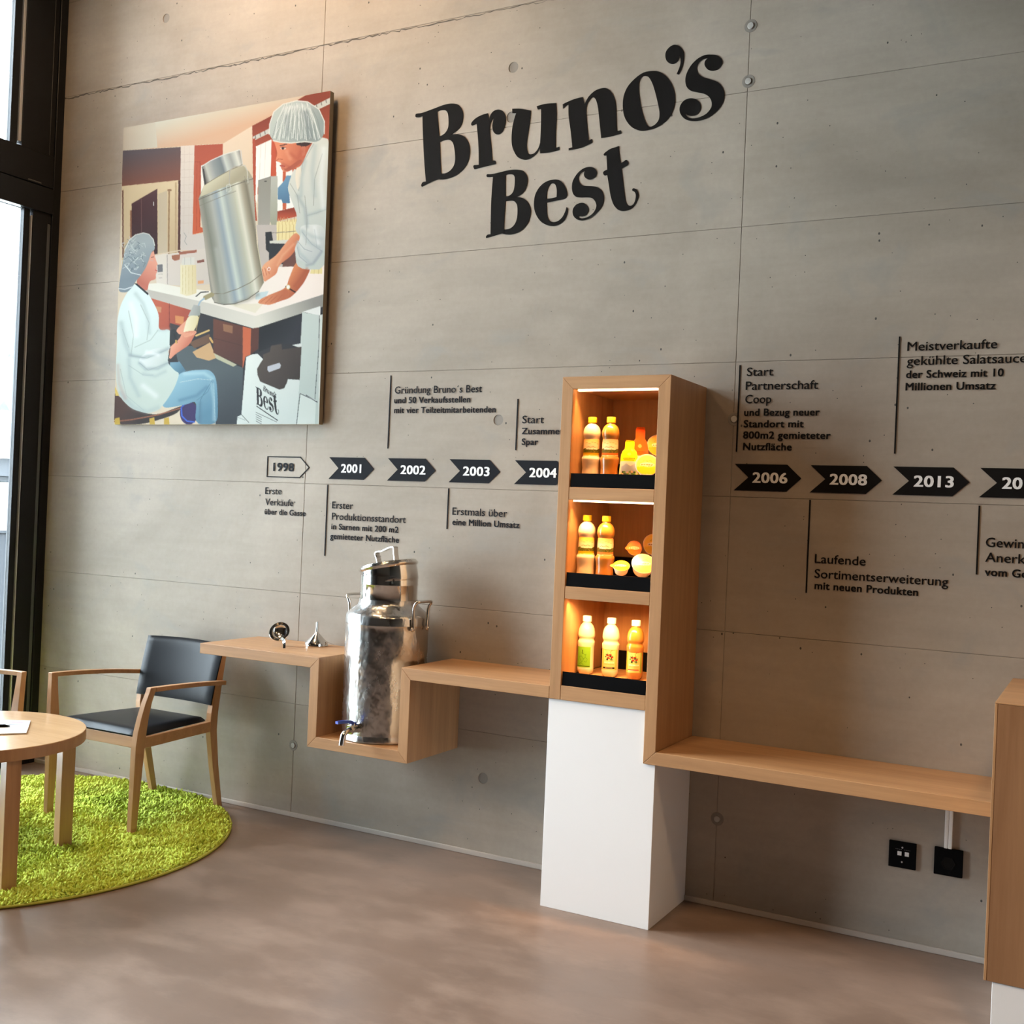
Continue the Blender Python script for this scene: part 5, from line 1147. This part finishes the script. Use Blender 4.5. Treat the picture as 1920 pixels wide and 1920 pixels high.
def lab1(top, base, script):
    p = Paint(base)
    p.poly([(0, 0), (1, 0), (1, 0.62), (0, 0.62)], (236, 206, 170), top, (0, .35), (0, 0))
    for k in range(5): p.ell(0.28 + 0.11 * k, 0.22 + 0.05 * math.sin(k * 2), 0.05, 0.025, (214, 160, 110))
    p.poly([(0, .62), (.2, .54), (.4, .62), (.7, .58), (1, .5), (1, .80), (0, .80)], (96, 92, 30))
    rr_ = random.Random(3)
    for k in range(60): p.ell(rr_.uniform(0, 1), rr_.uniform(.60, .78), .018, .014, rr_.choice([(60, 70, 20), (120, 110, 40), (40, 36, 16), (160, 130, 60)]))
    p.line([(.28, .50), (.36, .44), (.44, .50), (.52, .43), (.62, .50)], .018, (70, 52, 30))
    for k in range(10): p.poly([(.27 + k * .047, .54), (.30 + k * .047, .54), (.30 + k * .047, .62 if k % 3 else .60), (.27 + k * .047, .62)], (250, 240, 220))
    p.poly([(0, .80), (.3, .86), (.6, .84), (1, .74), (1, 1), (0, 1)], base); p.line([(0, .93), (.3, .98), (.7, .96), (1, .9)], .02, (255, 236, 190))
    return p
def lab_green():
    p = Paint((128, 186, 50)); G = (84, 136, 30)
    for l in ([(.15, .7), (.25, .5), (.4, .45), (.55, .6), (.45, .75), (.3, .6)], [(.5, .3), (.62, .4), (.7, .35), (.62, .55), (.5, .6)], [(.2, .85), (.4, .78), (.55, .88)], [(.65, .5), (.8, .6), (.72, .75), (.6, .7)]): p.line(l, .02, G)
    for k in range(6): p.ell(.46 + .04 * math.sin(k * 3), .16 + .035 * k, .028, .016, (46, 60, 14))
    p.poly([(.04, .92), (.96, .92), (.96, .955), (.04, .955)], (62, 76, 16))
    return p
def lab_herb(bg, edge):
    p = Paint(bg); p.poly([(0, 0), (.16, 0), (.16, 1), (0, 1)], edge); p.poly([(.86, 0), (1, 0), (1, 1), (.86, 1)], edge)
    p.poly([(.2, .02), (.8, .02), (.8, .045), (.2, .045)], (120, 80, 50))
    rr_ = random.Random(5)
    for k in range(44): 
        a = rr_.uniform(0, 2 * PI); q = rr_.uniform(0, 1) ** .6
        p.ell(.50 + .26 * q * math.cos(a), .36 + .17 * q * math.sin(a), rr_.uniform(.03, .06), rr_.uniform(.012, .03), rr_.choice([(36, 66, 46), (60, 96, 60), (24, 40, 30), (110, 130, 90)]), a)
    for x, y in ((.42, .30), (.66, .38), (.55, .26), (.48, .42)): p.ell(x, y, .075, .035, (168, 24, 26))
    p.line([(.6, .24), (.56, .10), (.66, .05)], .02, (70, 80, 50)); p.line([(.42, .22), (.36, .10)], .016, (80, 90, 60))
    for k in range(8): p.poly([(.22 + k * .075, .60), (.27 + k * .075, .60), (.27 + k * .075, .665), (.22 + k * .075, .665)], (248, 244, 230))
    for k in range(11): p.poly([(.24 + k * .05, .71), (.27 + k * .05, .71), (.27 + k * .05, .73), (.24 + k * .05, .73)], (190, 150, 110))
    return p
LH = lab_herb((238, 205, 140), (238, 190, 90)); LH.poly([(.14, .86), (.84, .86), (.84, .94), (.14, .94)], (24, 22, 20)); LH.poly([(.28, .89), (.7, .89), (.7, .91), (.28, .91)], (220, 200, 160))
LH2 = lab_herb((206, 206, 120), (160, 176, 70)); LH2.poly([(.2, .0), (1, .0), (1, .03), (.2, .03)], (210, 100, 50)); LH2.poly([(.16, .84), (.8, .84), (.8, .91), (.16, .91)], (196, 74, 44)); LH2.line([(.2, .90), (.8, .90)], .015, (250, 240, 220))
zf = [1.523 + 0.0335, 1.165 + 0.0335, 0.8065 + 0.0335]
bottle(1, (1.940, -0.300, zf[0]), 'cream dressing bottle with yellow cap in the top compartment', CREAM, CAPY, lab1((240, 190, 110), (226, 168, 24), 0), (0.083, 0.145), 3.4, 0.1)
bottle(1, (2.014, -0.300, zf[0]), 'orange dressing bottle with yellow cap in the top compartment', ORNG, CAPY, lab1((236, 160, 110), (228, 110, 40), 0), (0.083, 0.145), 3.4)
bottle(1, (1.936, -0.300, zf[1]), 'cream dressing bottle with yellow cap in the middle compartment', CREAM, CAPY, lab1((232, 176, 50), (226, 176, 24), 0), (0.083, 0.145), 3.4, 0.1)
bottle(1, (2.012, -0.300, zf[1]), 'orange dressing bottle with yellow cap in the middle compartment', ORNG, CAPY, lab1((236, 150, 80), (222, 120, 60), 0), (0.083, 0.145), 3.4)
bottle(2, (1.930, -0.250, zf[2]), 'white-capped cream bottle with plain green label in the bottom compartment', CREAM, CAPW, lab_green(), (0.026, 0.101), 1.9, -0.35)
bottle(2, (2.028, -0.250, zf[2]), 'white-capped cream bottle with yellow herb label in the bottom compartment', CREAM, CAPW, LH, (0.026, 0.101), 2.2, -0.15)
bottle(2, (2.124, -0.250, zf[2]), 'white-capped orange bottle with green herb label in the bottom compartment', ORNG, CAPW, LH2, (0.026, 0.101), 2.2, -0.15)

def sachet(loc, rz, tilt, W_, H_, label, paint, edge):
    "flat bottle-shaped foil pouch"
    t = empty('sachet', loc, label, 'sachet')
    hw = lambda q: np.interp(q, [0, .03, .60, .72, .78, .96, 1.0], [.50, .50, .44, .36, .24, .24, .20]) * W_
    M = Matrix.Rotation(rz, 4, 'Z') @ Matrix.Rotation(-tilt, 4, 'X')
    R3 = np.array(M.to_3x3())
    def pos(sign):
        def f(S, T_):
            q = 1 - T_; u = 2 * S - 1; puff = 0.007 * np.clip((1 - u ** 2), 0, 1) * np.clip(np.sin(PI * np.clip((q - .05) / .9, 0, 1)), 0, 1)
            return np.c_[u * hw(q), -sign * puff, q * H_ + 0.001] @ R3.T
        return f
    grid_mesh('pouch_front', 40, 70, pos(1), lambda S, T_: np.c_[S, T_], paint, M_PRINTG, t)
    grid_mesh('pouch_back', 12, 24, pos(-1), lambda S, T_: np.c_[S, T_], Paint(edge), M_PRINTG, t)
    return t
def pouch_paint(c, c2):
    p = Paint(c); p.poly([(0, .55), (1, .55), (1, .95), (0, .95)], (206, 176, 150)); p.poly([(.1, .68), (.35, .60), (.6, .66), (.9, .58), (.9, .9), (.1, .9)], (150, 146, 140))
    rr_ = random.Random(9)
    for k in range(50): p.ell(rr_.uniform(.08, .92), rr_.uniform(.80, .93), .05, .02, rr_.choice([(80, 110, 30), (130, 150, 50), (50, 60, 20), (200, 150, 110)]))
    p.poly([(0, .95), (1, .95), (1, 1), (0, 1)], c); p.ell(.5, .36, .12, .035, c2)
    for k in range(9): p.poly([(.16 + k * .078, .46), (.21 + k * .078, .46), (.21 + k * .078, .49), (.16 + k * .078, .49)], (90, 60, 20))
    p.line([(.2, .51), (.8, .51)], .008, (110, 70, 20)); p.line([(.0, .0), (.0, 1)], .04, c2); p.line([(1, .0), (1, 1)], .04, c2)
    return p
q = wall(1178, 892, -0.335)
sachet((q[0], -0.335, zf[0]), 0.35, 0.16, 0.068, 0.142, 'yellow bottle-shaped sachet standing in front of the orange one', pouch_paint((232, 178, 10), (245, 205, 60)), (200, 150, 20))
q = wall(1199, 850, -0.262)
sachet((q[0], -0.262, zf[0]), 0.35, 0.12, 0.070, 0.196, 'orange bottle-shaped sachet standing behind the yellow one', pouch_paint((232, 84, 20), (245, 140, 70)), (200, 80, 20))

def tub(c, nrm_, r, rb, depth, label, paint, cup, tab=0.0, ta=0.0, k_=1.0):
    "round sealed tub seen lid first; c = lid centre, nrm_ = lid normal"
    c = Vector(c); n_ = Vector(nrm_).normalized()
    t = empty('dressing_tub', tuple(c), label, 'tub')
    q_ = Matrix.Rotation(0, 4, 'Z')
    X_ = Vector((0, 0, 1)).cross(n_).normalized(); Y_ = n_.cross(X_)
    M = Matrix(((X_.x, Y_.x, n_.x, 0), (X_.y, Y_.y, n_.y, 0), (X_.z, Y_.z, n_.z, 0), (0, 0, 0, 1)))
    obj('cup', xform(lathe([(rb * 0.9, -depth), (rb, -depth + 0.002), (r * 0.93, -0.004), (r * 0.95, -0.0015)], 40), M), cup, t, world=False, smooth=40)
    obj('cup_rim', xform(lathe([(r * 0.93, -0.0035), (r, -0.003), (r * 1.01, -0.001), (r, 0.0006), (r * 0.95, 0.0008)], 48, cap0=True, cap1=True), M), cup, t, world=False, smooth=40)
    R3 = np.array(M.to_3x3())
    def pos(S, T_):
        rad = np.clip(S, 0, 1); a = T_ * 2 * PI
        ext = 1 + tab * np.exp(-((np.angle(np.exp(1j * (a - ta)))) / 0.22) ** 2)
        rr2 = rad * r * 0.985 * ext
        return np.c_[rr2 * np.cos(a), rr2 * np.sin(a), 0.0012 + 0.0008 * (1 - rad)] @ R3.T
    grid_mesh('foil_lid', 22, 72, pos, lambda S, T_: np.c_[S * np.cos(T_ * 2 * PI), -S * np.sin(T_ * 2 * PI)], paint, M_PRINTG, t, k_)
    return t
def lid_paint(bg_, mid, low):
    p = Paint(bg_); p.ell(0, 0, .9, .9, mid); p.poly([(-.9, .25), (-.4, .18), (.2, .26), (.9, .1), (.9, .9), (-.9, .9)], low); p.ell(0, .0, .62, .2, (240, 220, 170))
    for k in range(8): p.poly([(-.5 + k * .125, -.04), (-.42 + k * .125, -.04), (-.42 + k * .125, .07), (-.5 + k * .125, .07)], (130, 96, 40))
    p.line([(-.4, -.3), (-.2, -.42), (0, -.3), (.25, -.4), (.4, -.3)], .05, (170, 140, 60)); p.line([(-.35, .16), (.35, .16)], .03, (150, 110, 50))
    return p
CUPW = plain('white_cup', (0.72, 0.66, 0.60), 0.35)
tv = Vector((0.50, -0.80, 0.22))
tub(tuple(wall(1234, 835, -0.215)), tv, 0.040, 0.030, 0.045, 'round tub with a yellow lid leaning at the back right of the top compartment', lid_paint((232, 170, 100), (226, 176, 70), (214, 160, 30)), CUPW)
tub(tuple(wall(1213.5, 871.5, -0.335)), Vector((0.36, -0.80, 0.35)), 0.0415, 0.032, 0.040, 'round tub with a bright yellow lid at the front right of the top compartment', lid_paint((236, 190, 150), (240, 206, 90), (232, 196, 20)), CUPW)
tub(tuple(wall(1226, 1021, -0.17)), tv, 0.040, 0.030, 0.045, 'round tub with a yellow lid leaning at the back right of the middle compartment', lid_paint((232, 180, 90), (230, 180, 60), (224, 170, 20)), CUPW)
tub(tuple(wall(1189.5, 1027.5, -0.235)), tv, 0.0275, 0.020, 0.030, 'small tub with an orange foil lid propped up in the middle compartment', lid_paint((232, 120, 50), (236, 150, 80), (226, 96, 30)), CUPW, 0.28, PI * 1.02)
tub(tuple(wall(1206.5, 1057, -0.300)), Vector((0.36, -0.66, 0.55)), 0.0420, 0.033, 0.042, 'large tub with a pale yellow lid in the middle compartment', lid_paint((236, 200, 130), (240, 214, 110), (236, 206, 70)), CUPW, k_=0.9)
tub(tuple(wall(1165, 1061, -0.325)), Vector((0.20, -0.50, 0.72)), 0.0300, 0.022, 0.030, 'small cup with a bright yellow pointed foil lid in the middle compartment', lid_paint((232, 190, 30), (236, 196, 60), (226, 184, 10)), CUPW, 0.38, PI * 1.02)

# ------------------------------------------------------------------ ceiling spotlights (above the picture)
def spot(x, y, tx, ty, tz, power, ang_, label, blend=0.95, col=(1.0, 0.64, 0.33), size=0.24):
    t = empty('ceiling_spotlight', (x, y, HC), label, 'spotlight', 'ceiling spotlights')
    obj('canopy', lathe([(0.05, -0.02), (0.052, -0.0005)], 24, (x, y, HC)), M_FRAME, t, smooth=40)
    a = Vector((x, y, HC - 0.16)); d = (Vector((tx, ty, tz)) - a).normalized(); Q = Matrix.Translation(a) @ d.to_track_quat('Z', 'Y').to_matrix().to_4x4()
    obj('stem', tube([(x, y, HC - 0.02), (x, y, HC - 0.15)], 0.008, 10), M_FRAME, t)
    obj('housing', xform(lathe([(0.03, -0.07), (0.045, -0.06), (0.045, 0.07), (0.041, 0.07), (0.040, 0.03)], 28, cap1=False), Q), M_FRAME, t, smooth=40)
    obj('lens', xform(lathe([(0.039, 0.030), (0.02, 0.034)], 24), Q), M_LAMP, t)
    o = light('SPOT', 'spot_beam', tuple(a + d * 0.08), power, col, aim=(tx, ty, tz), spot_size=math.radians(ang_), spot_blend=blend, shadow_soft_size=size)
SPOTS = [(0.20, -1.35, 0.20, 0.0, 3.1, 62, 128, 'ceiling spotlight above the painting and logo'),
         (1.9, -3.0, 1.9, -2.4, 0.0, 85, 96, 'ceiling spotlight pointing down before the tall cabinet'),
         (4.2, -2.6, 4.0, -1.6, 0.0, 85, 96, 'ceiling spotlight pointing down near the counter')]
for s_ in SPOTS: spot(*s_)

# ------------------------------------------------------------------ outside
gnd = obj('ground', box(-400, XL - 0.2, -300, 500, -0.6, -0.15), plain('pale_paving', (0.46, 0.46, 0.44), 0.9)); gnd['kind'] = 'structure'
vd = np.array([-0.797, 0.604]); sd = np.array([-0.604, -0.797])
bo = np.array([CAM[0], CAM[1]]) + vd * 32; ba = math.atan2(sd[1], sd[0])
bld = empty('neighbour_building', (bo[0], bo[1], -0.15), 'white flat-roofed building with dark bands outside the window', 'building', rz=ba + PI)
def bbox(name, x0, x1, y0, y1, za, zb, m): return obj(name, box(x0, x1, y0, y1, za + 0.15, zb + 0.15, 0.01), m, bld, world=False)
MW, MG = plain('white_render', (0.80, 0.82, 0.83), 0.8), plain('grey_band', (0.010, 0.012, 0.016), 0.6)
bbox('roof_fascia', -9, 9, -0.5, 9, 2.30, 3.52, MW)
bbox('shade_band', -9, 9, -0.3, 8, 1.84, 2.299, MG)
bbox('window_band', -9, 9, 0.0, 8, 1.20, 1.839, plain('green_glass', (0.012, 0.022, 0.016), 0.3))
for k in range(9): bbox('window_post', -8.6 + k * 2.1, -8.3 + k * 2.1, -0.06, -0.001, 1.21, 1.68, MW)
bbox('window_head', -9, 9, -0.07, -0.001, 1.70, 1.838, MG)
bbox('wall_slab', -9, 9, -0.2, 8, 0.30, 1.199, MW)
bbox('plinth', -9, 9, 0.2, 8, -0.15, 0.299, MG)
fw = np.array([CAM[0], CAM[1]]) + vd * 9.5
fen = empty('courtyard_wall', (fw[0], fw[1], -0.15), 'dark grey low wall outside with a thin white post', 'wall', rz=ba + PI)
obj('wall_panel', box(-3, 3.0, 0, 0.15, 0, 1.25, 0.005), MG, fen, world=False)
obj('coping', box(-3, 3.0, -0.02, 0.17, 1.2505, 1.275, 0.003), MG, fen, world=False)
def hill(name, dist, width, height, depth, m, seed, rough):
    r_ = random.Random(seed); c = np.array([CAM[0], CAM[1]]) + vd * dist; V, F = [], []; nx, ny = 60, 14
    for j in range(ny + 1):
        for i in range(nx + 1):
            u, v = -1 + 2 * i / nx, j / ny
            h = height * (0.74 + 0.16 * math.sin(3.1 * u + seed) + 0.10 * math.sin(7.7 * u + 2 * seed)) * math.sin(PI * min(1, 0.5 * v * 1.9)) + r_.uniform(-rough, rough) * v
            p = c + sd * u * width / 2 + vd * (v - 0.5) * depth
            V.append((p[0], p[1], -0.4 + h))
    for j in range(ny):
        for i in range(nx):
            a = j * (nx + 1) + i; F.append((a, a + 1, a + nx + 2, a + nx + 1))
    o = obj(name, (V, F), m, smooth='all'); o['kind'] = 'structure'; return c
mm = Mat('meadow', 0.95); mm.color(mm.ramp(mm.noise(mm.coords(world=True), 0.05, 4), [(0.4, (0.015, 0.032, 0.010)), (0.6, (0.028, 0.048, 0.018))])); MEAD = mm.m
hill('hillside', 150, 260, 19, 90, MEAD, 1.0, 0.3)
mm = Mat('hazy_mountain', 1.0); mm.color(mm.ramp(mm.noise(mm.coords(world=True), 0.012, 5), [(0.42, (0.028, 0.045, 0.058)), (0.60, (0.060, 0.085, 0.090))]))  # distance haze is put into the bluish mountain colour
hill('mountain', 1000, 1500, 185, 500, mm.m, 2.2, 2.0)
def forest():
    bm = bmesh.new(); bmesh.ops.create_icosphere(bm, subdivisions=2, radius=1.0); bv = [v.co.copy() for v in bm.verts]; bf = [tuple(v.index for v in f.verts) for f in bm.faces]; bm.free()
    V, F = [], []; r_ = random.Random(4)
    for k in range(230):
        d_ = r_.uniform(95, 150); s_ = r_.uniform(-22, 14); c = np.array([CAM[0], CAM[1]]) + vd * d_ + sd * s_
        h = max(0.0, (d_ - 105) / 45) * 12.0; R_ = r_.uniform(1.8, 3.4); n = len(V)
        ph = r_.uniform(0, 9)
        for v in bv:
            q_ = R_ * (1 + 0.16 * math.sin(5 * v.x + ph) * math.sin(6 * v.y + ph) + 0.08 * math.sin(13 * v.z + ph))
            V.append((c[0] + v.x * q_, c[1] + v.y * q_, h + R_ * 0.9 + v.z * q_ * 1.15))
        F += [tuple(i + n for i in f) for f in bf]
    m = Mat('foliage', 0.95); m.color(m.ramp(m.noise(m.coords(world=True), 0.8, 4, 0.7), [(0.38, (0.003, 0.011, 0.003)), (0.62, (0.012, 0.026, 0.009))]))
    o = obj('forest', (V, F), m.m, smooth='all'); o['kind'] = 'stuff'; o['label'] = 'dense green trees covering the hillside outside the window'; o['category'] = 'trees'
forest()
so = obj('roof_overhang', box(-1.95, XL - 0.17, YF, 1.0, 4.24, 4.5, 0.01), plain('light_soffit', (0.5, 0.5, 0.52), 0.8)); so['kind'] = 'structure'
